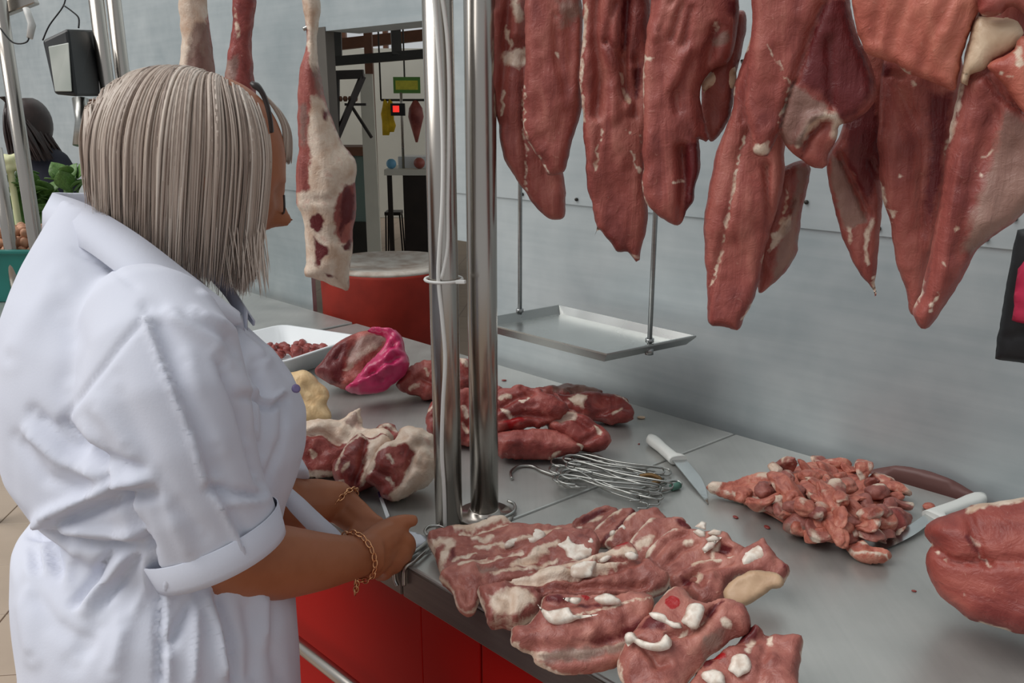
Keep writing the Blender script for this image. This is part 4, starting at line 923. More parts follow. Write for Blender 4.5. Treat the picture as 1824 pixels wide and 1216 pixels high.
cut('muscle_piece', [(972, 752), (985, 738), (1010, 728), (1035, 736), (1060, 750), (1082, 764), (1088, 785), (1072, 802), (1040, 800), (1000, 780)], lay(1030, 800, .02, 48), 'pinkish folded muscle at the near end of the heap', group=GH, seed=56, th=(.022, .045), er=.022, creases=[([(985, 755), (1020, 748), (1050, 765)], 6, .010), ([(1035, 795), (1065, 775)], 6, .010)], fat=[('a', [(978, 748), (1005, 732), (1030, 740), (1025, 752), (995, 758)], 7), ('l', [(1060, 765), (1072, 775)], 4)], mem=[('a', [(975, 752), (1010, 735), (1030, 745), (1000, 762)], 8)], **heap)
cut('muscle_piece', [(872, 790), (885, 772), (930, 762), (980, 766), (1020, 778), (1040, 796), (1030, 808), (1000, 812), (985, 820), (940, 817), (890, 812)], lay(950, 816, .012, 55), 'long smooth red muscle lying along the front of the heap', group=GH, seed=57, th=(.028, .05), er=.03, creases=[([(890, 785), (950, 778), (1010, 790)], 8, .005)], fat=[('l', [(1030, 790), (1038, 802)], 4), ('l', [(978, 818), (1000, 808)], 3)], **heap)
# ---- pale mutton pieces beside the woman
GM = 'mutton pieces with a white fat cover'
mut = dict(mat='meat_heap', h=.0040, lump=.009, lscale=34, jag=.003)
cut('mutton_piece', [(520, 800), (530, 760), (560, 748), (600, 747), (622, 735), (638, 727), (646, 745), (650, 760), (690, 764), (700, 790), (650, 815), (600, 845), (560, 848), (527, 838)], lay(600, 846, .012, 48), 'mutton piece with a pointed white flap, against the white coat', 'meat', GM, seed=61, th=(.02, .05), er=.022,
    creases=[([(545, 782), (575, 778), (605, 795)], 6, .012), ([(620, 740), (640, 760)], 7, .006)], fat=[('a', [(510, 795), (525, 750), (600, 742), (638, 722), (655, 760), (700, 764), (710, 785), (660, 795), (600, 795), (570, 780), (540, 785)], 5), ('l', [(527, 838), (560, 846), (600, 846)], 4), ('l', [(555, 810), (562, 820)], 4)], mem=[('a', [(612, 752), (632, 738), (640, 755), (625, 765)], 6)], **mut)
cut('mutton_piece', [(655, 775), (680, 757), (700, 755), (705, 765), (720, 775), (700, 800), (665, 800)], lay(690, 800, .03, 45), 'small mutton piece at the back, showing between the two bigger ones', 'meat', GM, seed=62, th=(.016, .04), er=.02, fat=[('l', [(660, 775), (690, 760), (705, 768)], 6)], **mut)
cut('mutton_piece', [(594, 842), (600, 815), (618, 792), (640, 772), (658, 778), (690, 775), (700, 800), (680, 850), (650, 872), (632, 878), (608, 866)], lay(630, 876, .014, 55), 'mutton piece with an upright red oval cut face, middle of the three', 'meat', GM, seed=63, th=(.024, .06), er=.02, creases=[([(650, 790), (645, 830), (630, 870)], 6, .014)],
    fat=[('l', [(600, 840), (612, 800), (640, 775), (655, 782)], 3.5), ('a', [(655, 785), (700, 775), (700, 810), (670, 830), (655, 860), (640, 870), (648, 830)], 5), ('l', [(610, 845), (618, 832)], 4), ('l', [(605, 858), (615, 862)], 3)], **mut)
cut('mutton_piece', [(650, 852), (658, 822), (675, 796), (700, 782), (715, 762), (735, 758), (760, 768), (778, 790), (778, 845), (745, 872), (708, 892), (684, 886), (672, 868)], lay(705, 890, .014, 52), 'largest mutton piece with a ragged red cut face, beside the cable post', 'meat', GM, seed=64, th=(.03, .06), er=.026, creases=[([(735, 815), (725, 850), (700, 885)], 7, .010), ([(740, 800), (770, 800)], 8, .008), ([(668, 840), (690, 850), (700, 870)], 6, .01)],
    fat=[('a', [(700, 782), (715, 758), (760, 762), (785, 790), (785, 850), (745, 876), (705, 896), (690, 888), (712, 866), (724, 840), (740, 812), (720, 798), (690, 800), (672, 815), (662, 850), (648, 852), (658, 815), (675, 795)], 5), ('l', [(690, 820), (700, 832)], 4), ('l', [(690, 855), (698, 868)], 4)], **mut)
# yellow fat lump
cut('fat_lump', [(505, 672), (522, 662), (545, 659), (562, 672), (568, 680), (582, 692), (587, 706), (582, 720), (590, 735), (588, 748), (560, 750), (530, 748), (510, 720)], lay(550, 748, .012, 58), 'lump of yellowish fat between the tray and the mutton, beside the coat', 'fat', seed=65, mat='fat_yellow', th=(.025, .05), er=.03, h=.006, lump=.012, lscale=22, creases=[([(545, 690), (565, 705), (580, 705)], 6, .010), ([(540, 715), (570, 722), (590, 735)], 6, .008)])
# ---- lump of meat in a pink bag
plain('pink_bag', (205, 48, 104), .28, var=.2, scale=18)
M['pink_bag'].node_tree.nodes['Principled BSDF'].inputs['Transmission Weight'].default_value = .15
cut('meat_lump', [(560, 662), (572, 645), (595, 615), (625, 597), (655, 588), (690, 592), (705, 620), (700, 660), (660, 690), (620, 694), (585, 682)], lay(630, 694, .014, 58), 'dark glossy lump of meat sticking out of the pink bag', seed=66, mat='meat_heap', th=(.03, .06), er=.035, h=.006, lump=.012, lscale=24,
    creases=[([(600, 640), (612, 622)], 5, .010), ([(590, 650), (600, 640)], 5, .008), ([(640, 600), (620, 640), (610, 680)], 7, .008)], dark=[('a', [(560, 660), (590, 620), (625, 598), (615, 640), (610, 690), (580, 682)], 8)], mem=[('a', [(618, 630), (640, 602), (680, 592), (690, 610), (650, 640), (620, 665)], 8)], fat=[('l', [(640, 635), (665, 622)], 7), ('l', [(615, 665), (630, 652)], 3)])
cut('plastic_bag', [(615, 694), (630, 676), (648, 655), (666, 636), (684, 616), (684, 600), (655, 590), (672, 583), (705, 590), (718, 606), (722, 626), (729, 640), (724, 664), (700, 685), (680, 697), (645, 702)], lay(672, 706, .03, 56), 'crumpled bright pink plastic bag wrapped round the dark meat lump', 'bag', seed=67, mat='pink_bag', th=(.045, .05), er=.03, h=.0055, lump=.014, lscale=38,
    creases=[([(650, 680), (690, 655), (715, 640)], 4, .014), ([(660, 690), (700, 670)], 4, .010), ([(680, 640), (705, 615)], 4, .010), ([(695, 600), (705, 640)], 4, .010)], ridges=[([(640, 690), (690, 668), (715, 655)], 4, .012), ([(690, 640), (712, 622)], 4, .008)])

# ---- big roast at the near end
cut('roast_joint', [(1650, 935), (1668, 922), (1700, 912), (1722, 904), (1745, 897), (1824, 885), (1900, 884), (1990, 920), (2030, 1000), (2000, 1080), (1930, 1125), (1830, 1130), (1770, 1117), (1720, 1098), (1690, 1075), (1664, 1045), (1650, 1010), (1650, 985), (1660, 970), (1648, 955)], lay(1790, 1122, .055, 62), 'huge round red roasting joint at the near end of the counter, fat along its top', 'meat', seed=71, mat='meat_roast', th=(.028, .13), er=.024, h=.0055, lump=.005, lscale=14,
    creases=[([(1660, 972), (1700, 1000), (1760, 1000), (1830, 1000)], 6, .008), ([(1722, 910), (1735, 950), (1748, 990), (1765, 1008)], 6, .012), ([(1655, 968), (1700, 1003), (1750, 1002)], 5, .008)], ridges=[([(1690, 950), (1720, 960)], 24, .006)],
    fat=[('a', [(1715, 905), (1745, 894), (1824, 880), (1900, 880), (1990, 910), (1900, 893), (1824, 895), (1760, 905), (1728, 918)], 4), ('l', [(1728, 955), (1742, 975), (1748, 995)], 4), ('l', [(1755, 1000), (1768, 1012)], 4), ('l', [(1718, 1045), (1725, 1060)], 3), ('l', [(1772, 940), (1780, 945)], 4), ('l', [(1690, 1088), (1730, 1102), (1800, 1125)], 2.6), ('l', [(1662, 972), (1690, 1003)], 2.4)], dark=[('l', [(1725, 960), (1740, 985)], 7)])
# ------------------------------------------------------------------ white tray with diced meat
def ring4(c, k=0.0): return c
zt0, zt1 = .004, .052
rim = [PZ(503, 577, CZ + zt1), PZ(644, 598, CZ + zt1), PZ(500, 646, CZ + zt1), PZ(352, 612, CZ + zt1)]
cen = sum(rim) / 4
def inset(f, z): return [np.array([*(cen + (r - cen) * f)[:2], CZ + z]) for r in rim]
def rr4(c, k=5, f=.12):
    """round the corners of a four-sided loop"""
    out = []
    for i in range(4):
        p, a, b = c[i], c[i - 1], c[(i + 1) % 4]
        s_, e_ = p + (a - p) * f, p + (b - p) * f
        for j in range(k):
            t_ = j / (k - 1); out.append((1 - t_) ** 2 * s_ + 2 * t_ * (1 - t_) * p + t_ * t_ * e_)
    return out
root = empty('plastic_tray', (cen[0], cen[1], CZ)); tag(root, 'shallow white plastic tray holding diced meat, behind the woman\'s chest', 'tray')
loops = [inset(.80, zt0 - .003), inset(.985, zt1 - .004), inset(1.01, zt1 - .003), inset(1.01, zt1), inset(.955, zt1), inset(.78, zt0 + .002)]
adopt(MB().loft([rr4(c) for c in loops]).build('tray_body', 'white_plastic', None, True), root)
for i in range(34):
    r_ = random.Random(500 + i)
    sx, sy = r_.gauss(0, 1), r_.gauss(0, 1)
    px_, py_ = 520 + sx * 24, 626 + sy * 7 - abs(sx) * 1.5
    if i < 10: px_ = 470 + r_.uniform(0, 40); py_ = 622 + r_.uniform(-6, 8)
    hgt = max(0, 1 - (sx * sx + sy * sy) / 3) * .038 * r_.random()
    p = PZ(px_, py_, CZ + .018 + hgt)
    s = r_.uniform(.008, .016)
    v_ = np.array([(x, y, z) for x in (-1, 1) for y in (-1, 1) for z in (-1, 1)], float) * s * np.array([1, r_.uniform(.7, 1.3), r_.uniform(.5, .9)])
    bm = bmesh.new(); bmesh.ops.create_icosphere(bm, subdivisions=2, radius=1)
    co = np.array([v.co[:] for v in bm.verts]); co = np.sign(co) * np.abs(co) ** .65
    co = co * (1 + .25 * fbm(co + i, 1.2, i, 2))[:, None] * s * np.array([1, r_.uniform(.7, 1.3), r_.uniform(.6, .9)])
    fs = [[v.index for v in f.verts] for f in bm.faces]; bm.free()
    o = mesh_obj('diced_meat', co, fs, 'meat_heap', None, True); o.location = tuple(p); o.rotation_euler = (r_.uniform(-.5, .5), r_.uniform(-.5, .5), r_.uniform(0, 6))
    tag(o, 'small dice of red meat in the white tray', 'meat', 'diced meat in the white tray')

# ------------------------------------------------------------------ heap of trimmings
HC = [(1300, 880), (1345, 860), (1385, 820), (1430, 812), (1480, 822), (1530, 840), (1580, 862), (1608, 900), (1612, 935), (1570, 955), (1500, 965), (1430, 955), (1390, 930), (1340, 905)]
GT = 'meat trimmings heaped on the counter near the wall'
def trimming(i, p, s, kind, rot, mat):
    r_ = random.Random(900 + i)
    bm = bmesh.new(); bmesh.ops.create_icosphere(bm, subdivisions=4, radius=1)
    co = np.array([v.co[:] for v in bm.verts]); fs = [[v.index for v in f.verts] for f in bm.faces]; bm.free()
    co = np.sign(co) * np.abs(co) ** .8
    co = co * (1 + .24 * fbm(co + i * 3.7, .9, i, 2) + .07 * fbm(co + i, 3.2, i + 5, 2))[:, None]
    ax = {'strip': (1.6, .6, .42), 'lump': (1.05, .85, .65), 'flap': (1.25, 1.0, .36)}[kind]
    co = co * np.array(ax) * s
    if kind != 'lump':                      # curl and crumple it
        k_ = r_.uniform(-.45, .45) / s / 1.6
        co[:, 2] += k_ * co[:, 0] ** 2 + .22 * s * np.sin(co[:, 1] / s * 2.6 + i) * np.cos(co[:, 0] / s * 1.8 + i)
    q_ = Matrix.Rotation(rot[2], 3, 'Z') @ Matrix.Rotation(rot[1], 3, 'Y') @ Matrix.Rotation(rot[0], 3, 'X')
    co = co @ np.array(q_).T
    zmin = p[2] + co[:, 2].min()
    if zmin < CZ + .001: p = p + [0, 0, CZ + .001 - zmin]
    att = {'fat': np.clip(.5 + .8 * fbm(co + i, 55, i, 2) - (.5 if r_.random() < .7 else .12), 0, 1), 'mem': np.clip(vnoise(co + 9 + i, 30, i + 3) - .35, 0, 1), 'dark': np.clip(vnoise(co + 4 + i, 25, i + 7) - .3, 0, 1), 'blood': np.zeros(len(co))}
    o = mesh_obj('meat_trimming', co, fs, mat, None, True, att)
    o.location = tuple(p)
    return o
r_ = random.Random(77); n_ = 0; tries = 0
spots = []
KN = {'strip': 'curled strip', 'lump': 'rounded lump', 'flap': 'flat folded flap'}
while n_ < 66 and tries < 6000:
    tries += 1
    px_, py_ = r_.uniform(1295, 1612), r_.uniform(818, 958)
    if not inside_poly(np.array([[px_, py_]]), HC)[0]: continue
    dd = seg_dist(np.array([[px_, py_]]), HC + HC[:1])[0]
    if any(math.hypot(px_ - a, (py_ - b) * 1.5) < 16.5 for a, b in spots): continue
    spots.append((px_, py_))
    hz = .014 + .042 * min(1, dd / 44) * r_.uniform(.6, 1.0)
    p = PZ(px_, py_, CZ + hz)
    kind = r_.choice(['strip', 'lump', 'flap', 'flap', 'lump'])
    s = r_.uniform(.012, .023) if kind != 'lump' else r_.uniform(.011, .021)
    o = trimming(n_, p, s, kind, (r_.uniform(-.7, .7), r_.uniform(-.6, .6), r_.uniform(0, 6.28)), r_.choice(['meat_trim', 'meat_trim', 'meat_chop']))
    where = 'at the tapering end' if px_ < 1400 else ('on the wall side' if py_ < 862 else ('on the near side' if py_ > 915 else ('at the end by the second knife' if px_ > 1530 else 'on top')))
    tag(o, KN[kind] + ' of meat ' + where + ' of the trimmings heap', 'meat', GT)
    n_ += 1
# base lump under the scraps, the long tail and the loose scrap with the knife
cut('meat_trimming', [(1315, 885), (1360, 862), (1400, 838), (1450, 828), (1520, 842), (1575, 866), (1600, 905), (1598, 930), (1540, 945), (1470, 950), (1410, 938), (1360, 910)], lay(1470, 945, .008, 0), 'broad flat scrap lying underneath the trimmings heap', seed=81, mat='meat_trim', th=(.012, .01), er=.04, h=.006, lump=.01, lscale=30)
cut('meat_trimming', [(1257, 868), (1268, 860), (1300, 858), (1335, 845), (1365, 842), (1390, 850), (1395, 870), (1380, 885), (1385, 905), (1350, 908), (1310, 890), (1275, 880)], lay(1330, 892, .010, 30), 'long tapering scrap pointing at the knife tip, end of the trimmings heap', seed=82, mat='meat_trim', th=(.016, .02), er=.018, h=.0045, lump=.006, creases=[([(1290, 872), (1340, 862), (1380, 868)], 5, .008)], fat=[('a', [(1256, 862), (1285, 862), (1282, 878), (1262, 878)], 4), ('l', [(1290, 880), (1350, 898)], 4), ('a', [(1345, 850), (1375, 845), (1385, 856), (1355, 862)], 4)])
cut('meat_trimming', [(1395, 935), (1405, 915), (1440, 905), (1468, 915), (1475, 935), (1460, 955), (1425, 955), (1400, 948)], lay(1435, 955, .014, 45), 'smooth round dusky scrap at the near side of the trimmings heap', seed=83, mat='meat_chop', th=(.018, .03), er=.02, h=.0045, mem=[('a', [(1395, 935), (1440, 945), (1460, 958), (1400, 952)], 5)])
cut('meat_trimming', [(1560, 930), (1575, 908), (1600, 905), (1615, 925), (1612, 942), (1590, 950), (1565, 948)], lay(1590, 948, .012, 48), 'dark glossy scrap at the corner of the trimmings heap', seed=84, mat='meat_heap', th=(.018, .03), er=.02, h=.0045)
cut('meat_trimming', [(1506, 978), (1512, 970), (1535, 966), (1548, 972), (1570, 976), (1588, 988), (1582, 998), (1550, 1000), (1525, 994)], lay(1545, 998, .008, 28), 'loose ragged scrap on the tip of the second knife', seed=85, mat='meat_trim', th=(.012, .012), er=.008, h=.0032, lump=.007, lscale=60, creases=[([(1520, 985), (1550, 982), (1575, 992)], 3, .008)], fat=[('l', [(1512, 985), (1540, 992), (1580, 996)], 3), ('l', [(1530, 970), (1545, 975)], 3)])

# ------------------------------------------------------------------ knives
t = steel('blade_steel', (205, 208, 208), .28)
plain('knife_white', (216, 217, 212), .42, var=.04)
def knife(label, hp, tip, neck, wid_h, wid_b, edge_side):
    """boning knife lying flat: handle from hp to neck, blade from neck to tip, all worktop points"""
    root = empty('butcher_knife', hp); tag(root, label, 'knife', 'white-handled knives on the counter')
    d = unit(neck - hp); s = np.cross([0, 0, 1.0], d) * edge_side; L = np.linalg.norm(neck - hp)
    prof = [(0, .55), (.06, .95), (.2, 1.0), (.45, .8), (.7, .85), (.85, .9), (.92, 1.35), (1.0, 1.4)]
    rings = []
    for f, w in prof:
        c = hp + d * L * f + [0, 0, .011]; off = s * wid_h * (w - .9) * .35 if f > .8 else s * 0
        rings.append([c + off + s * wid_h * .5 * w * math.copysign(abs(math.cos(a)) ** .7, math.cos(a)) + np.array([0, 0, .0095 * (.9 if f < .9 else .8)]) * math.copysign(abs(math.sin(a)) ** .7, math.sin(a)) for a in np.linspace(0, 2 * math.pi, 20, False)])
    adopt(MB().loft(rings).build('handle', 'knife_white', None, True), root)
    d2 = unit(tip - neck); s2 = np.cross([0, 0, 1.0], d2) * edge_side; L2 = np.linalg.norm(tip - neck)
    spine, edge = [], []
    for f in np.linspace(-.06, 1, 14):
        w = wid_b * (1 - max(0, f - .35) ** 1.6 * 1.9); w = max(w, .0006)
        c = neck + d2 * L2 * f - s2 * wid_h * .3
        z_ = .010 * (1 - max(0, f)) + .0012
        spine.append(c + [0, 0, z_]); edge.append(c + s2 * w + [0, 0, z_ * .9])
    v = []; f_ = []
    for a, b in zip(spine, edge): v += [a + [0, 0, .0012], a - [0, 0, .0008], b]
    for i in range(len(spine) - 1):
        o = i * 3; f_ += [(o, o + 3, o + 5, o + 2), (o + 1, o + 2, o + 5, o + 4), (o, o + 1, o + 4, o + 3)]
    f_ += [(0, 2, 1)]
    adopt(MB().add(v, f_).build('blade', 'blade_steel', None), root)
    return root
knife('white-handled knife lying by the hooks, blade towards the trimmings', PZ(1158, 790, CZ), PZ(1268, 898, CZ), PZ(1204, 830, CZ), .024, .026, 1)
knife('white-handled knife half hidden behind the roast, blade under a scrap', PZ(1748, 897, CZ), PZ(1560, 992, CZ), PZ(1655, 932, CZ), .026, .016, 1)

# ------------------------------------------------------------------ loose S-hooks
def s_hook(pts, label, rad=.0021, lift=.004, group='loose steel meat hooks on the counter', name='meat_hook'):
    w = [PZ(x, y, CZ + lift + (z if z else 0)) for x, y, z in [(p + (0,))[:3] for p in pts]]
    c = np.mean(w, axis=0)
    o = MB().tube(smooth_open(w, 6), rad, 8).build(name, 'hook_steel', None, True)
    tag(o, label, 'hook', group)
    return o
s_hook([(912, 852), (910, 840), (925, 830), (948, 830), (965, 838), (985, 845), (1005, 850)], 'dark-tipped hook reaching out towards the steel post', .0024)
rh = random.Random(5)
for i in range(19):
    x0 = 1000 + rh.uniform(-18, 30); y0 = 812 + i * 2.6 + rh.uniform(-4, 4); x1 = x0 + rh.uniform(125, 180); y1 = y0 + rh.uniform(14, 42); lz = .004 + (i % 4) * .0055
    k_ = rh.uniform(8, 14)
    s_hook([(x0 + 26, y0 + 8 + k_ * .3, lz), (x0 + 8, y0 + 10, lz), (x0 - 6, y0 + 3, lz), (x0, y0 - 5, lz), (x0 + 24, y0 - 4, lz), (x0 * .5 + x1 * .5, (y0 + y1) / 2 - 2, lz), (x1 - 8, y1 - 4, lz), (x1 + 6, y1 + 1, lz * .6), (x1 + 4, y1 + 8, lz * .5), (x1 - 12, y1 + 8, lz * .5)], 'bright steel S-hook in the tangled bunch beside the knife', .0018)
s_hook([(1134, 884, 0), (1150, 882, 0), (1205, 866, .002), (1212, 860, .004), (1196, 856, .006), (1142, 870, .004), (1136, 882, 0)], 'flat looped hook with a green tip at the knife end of the bunch', .0026)
plain('green_tape', (70, 110, 96), .5)
o = MB().tube([PZ(1196, 868, CZ + .006), PZ(1204, 866, CZ + .006), PZ(1210, 863, CZ + .007)], .006, 10).build('green_tape', 'green_tape', None, True); tag(o, 'short band of green tape on the flat looped hook', 'tape')
plain('rusty_wire', (112, 84, 48), .5, .5)
o = MB().tube(smooth_open([PZ(1140, 848, CZ + .016), PZ(1160, 846, CZ + .02), PZ(1176, 854, CZ + .016), PZ(1160, 862, CZ + .01)], 5), .004, 8).build('rusty_hook', 'rusty_wire', None, True); tag(o, 'short brown rusty hook in the bunch', 'hook')
s_hook([(905, 892, .002), (916, 898, .002), (916, 910, .002), (900, 920, .002), (884, 924, .002), (862, 926, .002)], 'dark curved hook on the flange of the steel post', .0026)
s_hook([(792, 940, .004), (780, 936, .004), (764, 938, .004), (757, 946, .004), (762, 954, .004)], 'dark looped hook at the foot of the cable post', .0024)
# hooks lying over the counter edge by the hand
def edge_hook(px, label):
    q = [PZ(px[0][0], px[0][1], CZ + .006), PZ(px[1][0], px[1][1], CZ + .006)]
    q += [PP(x, y, CT(0, -.006), B) for x, y in px[2:]]
    o = MB().tube(smooth_open(q, 6), .0026, 8).build('meat_hook', 'hook_steel', None, True)
    tag(o, label, 'hook', 'loose steel meat hooks on the counter')
edge_hook([(765, 962), (735, 985), (712, 996), (704, 1010), (703, 1030), (708, 1043)], 'hook hanging over the counter edge by the woman\'s fingers, in front')
edge_hook([(766, 975), (740, 998), (724, 1008), (720, 1020), (720, 1042)], 'hook hanging over the counter edge, just behind the first one')
# ------------------------------------------------------------------ crumbs
for i, (x, y, s, mt, lb) in enumerate(((1142, 745, .006, 'fat', 'pale crumb near the heap, towards the wall'), (1138, 791, .002, 'meat_heap', 'dark speck left of the knife handle'), (1310, 922, .0035, 'meat_heap', 'dark speck between the chops and the trimmings'), (898, 678, .004, 'meat_heap', 'dark speck on the counter behind the steel post'), (1654, 905, .009, 'meat_trim', 'tiny scrap on the counter behind the second knife'), (1366, 940, .004, 'meat_heap', 'faint smear of meat near the chops'), (1628, 1053, .0022, 'meat_heap', 'dark speck beside the big roast'))):
    p = PZ(x, y, CZ)
    o = MB().ell((0, 0, s * .4), s * 1.5, s, s * .4, 10, 6).build('meat_crumb', mt, None, True); o.location = tuple(p); o.rotation_euler = (0, 0, i); tag(o, lb, 'crumb', 'crumbs on the steel')
# ------------------------------------------------------------------ mutton legs hanging behind the woman
def z2(l): return [(480 + .4277 * p[0], .4277 * p[1]) for p in l]
GL = 'legs of mutton hanging behind the woman'
hang('hanging_mutton_joint', z2([(135, -60), (133, 0), (140, 50), (152, 110), (152, 200), (130, 270), (118, 380), (118, 520), (122, 620), (112, 700), (108, 800), (118, 860), (135, 900), (150, 1000), (152, 1090), (145, 1120), (150, 1150), (180, 1155), (240, 1180), (300, 1200), (328, 1208), (332, 1130), (345, 1040), (345, 960), (358, 880), (360, 760), (362, 680), (340, 640), (305, 600), (270, 520), (240, 430), (215, 330), (200, 220), (203, 110), (215, 50), (212, 0), (208, -60)]), 0,
     'whole leg of mutton with a white fat cover and bare shank, hanging before the opening', group=GL, hook=575, seed=91, mat='meat_hang', th=(.045, .04), er=.07, h=.006, lump=.006, lscale=14,
     creases=[(z2([(345, 760), (310, 850), (290, 980)]), 8, .016), (z2([(155, 640), (160, 800), (200, 830)]), 5, .006), (z2([(140, 830), (260, 820), (300, 760)]), 5, .006)],
     fat=[('a', z2([(120, -60), (230, -60), (210, 110), (205, 230), (210, 300), (190, 330), (165, 250), (150, 110)]), 4), ('a', z2([(175, 380), (225, 420), (262, 500), (300, 600), (358, 650), (375, 760), (330, 760), (290, 790), (265, 900), (290, 1000), (350, 1020), (335, 1215), (130, 1150), (140, 1000), (120, 870), (105, 800), (165, 790), (168, 700), (165, 560)]), 6)],
     dark=[('a', z2([(170, 890), (200, 880), (228, 900), (222, 950), (190, 955), (172, 930)]), 4), ('a', z2([(185, 965), (210, 1000), (245, 1015), (248, 1040), (215, 1075), (205, 1110), (182, 1100), (190, 1040)]), 4), ('a', z2([(305, 760), (350, 800), (355, 900), (320, 930), (300, 985), (288, 960), (295, 860)]), 5), ('a', z2([(290, 1010), (340, 990), (345, 1030), (310, 1040)]), 4), ('a', z2([(215, 1120), (270, 1130), (285, 1145), (240, 1145)]), 5), ('a', z2([(225, 440), (245, 470), (240, 520), (220, 500)]), 6)],
     mem=[('a', z2([(125, 430), (160, 420), (162, 480), (150, 620), (125, 600)]), 8), ('a', z2([(170, 260), (215, 300), (230, 400), (205, 420), (185, 350)]), 8)])
hang('hanging_mutton_joint', [(330, -60), (318, 0), (322, 60), (320, 110), (314, 160), (300, 240), (300, 320), (330, 360), (380, 350), (398, 280), (390, 180), (382, 110), (374, 50), (368, 0), (360, -60)], 0, 'pale pinkish leg of mutton above the woman\'s head, farthest from the opening', group=GL, hook=350, seed=92, mat='meat_hang', th=(.04, .04), er=.06, h=.007,
     fat=[('a', [(310, -60), (370, -60), (372, 20), (360, 60), (345, 100), (330, 130), (316, 120)], 5), ('l', [(350, 40), (362, 100)], 5)], mem=[('a', [(345, 40), (372, 40), (384, 120), (380, 200), (340, 200), (330, 110)], 10)], creases=[([(345, -20), (348, 60), (340, 120)], 4, .006)])
hang('hanging_mutton_joint', [(424, -60), (414, 0), (415, 40), (406, 90), (400, 140), (396, 220), (400, 300), (430, 330), (460, 300), (462, 220), (452, 130), (449, 70), (455, 20), (456, -10), (450, -60)], 0, 'dark red leg of mutton above the woman\'s head, next to the parting of her hair', group=GL, hook=430, seed=93, mat='meat_heap', th=(.035, .035), er=.05, h=.007,
     fat=[('l', [(420, 20), (424, 70)], 4)], mem=[('a', [(400, 110), (425, 90), (420, 150), (398, 160)], 7)], creases=[([(436, -20), (430, 60), (420, 130)], 5, .008)])
# ------------------------------------------------------------------ wire-hung steel tray
tb = WP(995, 545, .06); tz = tb[2]
tc = [tb, PZ(1238, 600, tz), PZ(1080, 632, tz), PZ(842, 572, tz)]
root = empty('hanging_tray', sum(tc) / 4); tag(root, 'shallow steel tray hung on two rods before the sheet wall', 'tray')
cen_ = sum(tc) / 4
rim_t = [c + [0, 0, 0] for c in tc]
def sc_(f, z): return [cen_ + (c - cen_) * f + np.array([0, 0, z]) for c in tc]
steel('tray_steel', (176, 178, 176), .26, (1, 1, 1), metal=.9)
adopt(MB().loft([sc_(.93, -.016), sc_(1.0, -.002), sc_(1.01, 0), sc_(1.01, .003), sc_(.985, .003), sc_(.92, -.013)]).build('pan', 'tray_steel', None, False), root)
for px, py, top in ((926, 556, (929, 338)), (1157, 610, (1163, 385))):
    p = PZ(px, py, tz + .002)
    adopt(MB().tube([p + [0, 0, -.02], p + [0, 0, .3], np.array([p[0], p[1], 1.95])], .0045, 10).build('hanging_rod', 'wire_steel', None, True), root)
    adopt(MB().tube([p + [0, 0, -.022], p + [0, 0, -.008]], .008, 10).build('rod_nut', 'wire_steel', None, True), root)
    adopt(MB().tube([p + [0, 0, .001], p + [0, 0, .008]], .008, 10).build('rod_nut', 'wire_steel', None, True), root)
# ------------------------------------------------------------------ black bag at the picture's edge, rounded brown object, sheet under the hands
plain('black_fabric', (26, 27, 30), .6, var=.25, scale=20)
plain('pink_print', (206, 44, 84), .5, var=.15, scale=25)
bp = D(1830, 520, 1.05); bn_ = unit(CAMP - bp) * [1, 1, .2]
root = empty('hanging_bag', bp); tag(root, 'black hanging bag with a bright pink patch, at the edge beyond the last cut', 'bag')
slab('bag_body', [(1811, 410), (1850, 400), (1950, 405), (1970, 520), (1960, 668), (1824, 646), (1772, 638), (1776, 600), (1791, 520)], bp, bn_, th=(.012, .02), er=.012, h=.006, lump=.004, mat='black_fabric', parent=root, seed=95, sharp=True, creases=[([(1790, 600), (1824, 590)], 6, .004)])
slab('pink_patch', [(1802, 570), (1806, 535), (1814, 480), (1824, 465), (1930, 455), (1940, 585), (1824, 576)], bp + bn_ * .022, bn_, th=(.003, .003), er=.004, h=.006, lump=.002, mat='pink_print', parent=root, seed=96, sharp=True, creases=[([(1805, 550), (1830, 545)], 3, .003), ([(1810, 515), (1830, 512)], 3, .003)])
tp_ = PP(1860, 404, bp, bn_); adopt(MB().tube([tp_ + [0, 0, -.02], tp_ + [0, 0, .2], np.array([*rail_for(1790)[:2], 1.86])], .004, 8).build('strap', 'black_fabric', None, True), root)
plain('brown_object', (104, 70, 66), .5, var=.1)  # dull brown of the rounded object in the gap before the wall
root = tag(slab('brown_object', [(1535, 850), (1568, 832), (1610, 830), (1660, 841), (1712, 863), (1765, 900), (1800, 960), (1760, 1010), (1600, 990), (1540, 920)], WALL_P + WALL_N * .014, WALL_N, th=(.005, .005), er=.006, h=.012, lump=0, mat='brown_object', seed=97), 'rounded dull brown object between the counter and the wall, behind the trimmings', 'board')
plain('white_sheet', (206, 212, 220), .5, var=.05)
tag(slab('plastic_sheet', [(604, 870), (617, 862), (624, 880), (640, 902), (662, 917), (684, 930), (700, 940), (742, 948), (762, 962), (742, 976), (700, 985), (660, 975), (620, 950), (596, 920)], *lay(680, 985, .004, 6), th=(.003, .003), er=.004, h=.005, lump=.004, lscale=30, mat='white_sheet', seed=98, floor=CZ + .0008, ridges=[([(605, 870), (630, 895), (660, 918), (690, 935)], 4, .006)]), 'crumpled white plastic sheet on the worktop beneath the woman\'s hands', 'sheet')
plain('violet_tip', (96, 78, 140), .5)
root = empty('plastic_strip', PZ(685, 905, CZ)); tag(root, 'short white plastic strip with a violet end, below the largest mutton piece', 'strip')
MBs = MB(); q_ = [PZ(x, y, CZ + .003) for x, y in ((676, 888), (680, 884), (694, 920), (688, 924))]
MBs.hexa(q_ + [p + [0, 0, .002] for p in q_]); adopt(MBs.build('strip', 'white_plastic'), root)
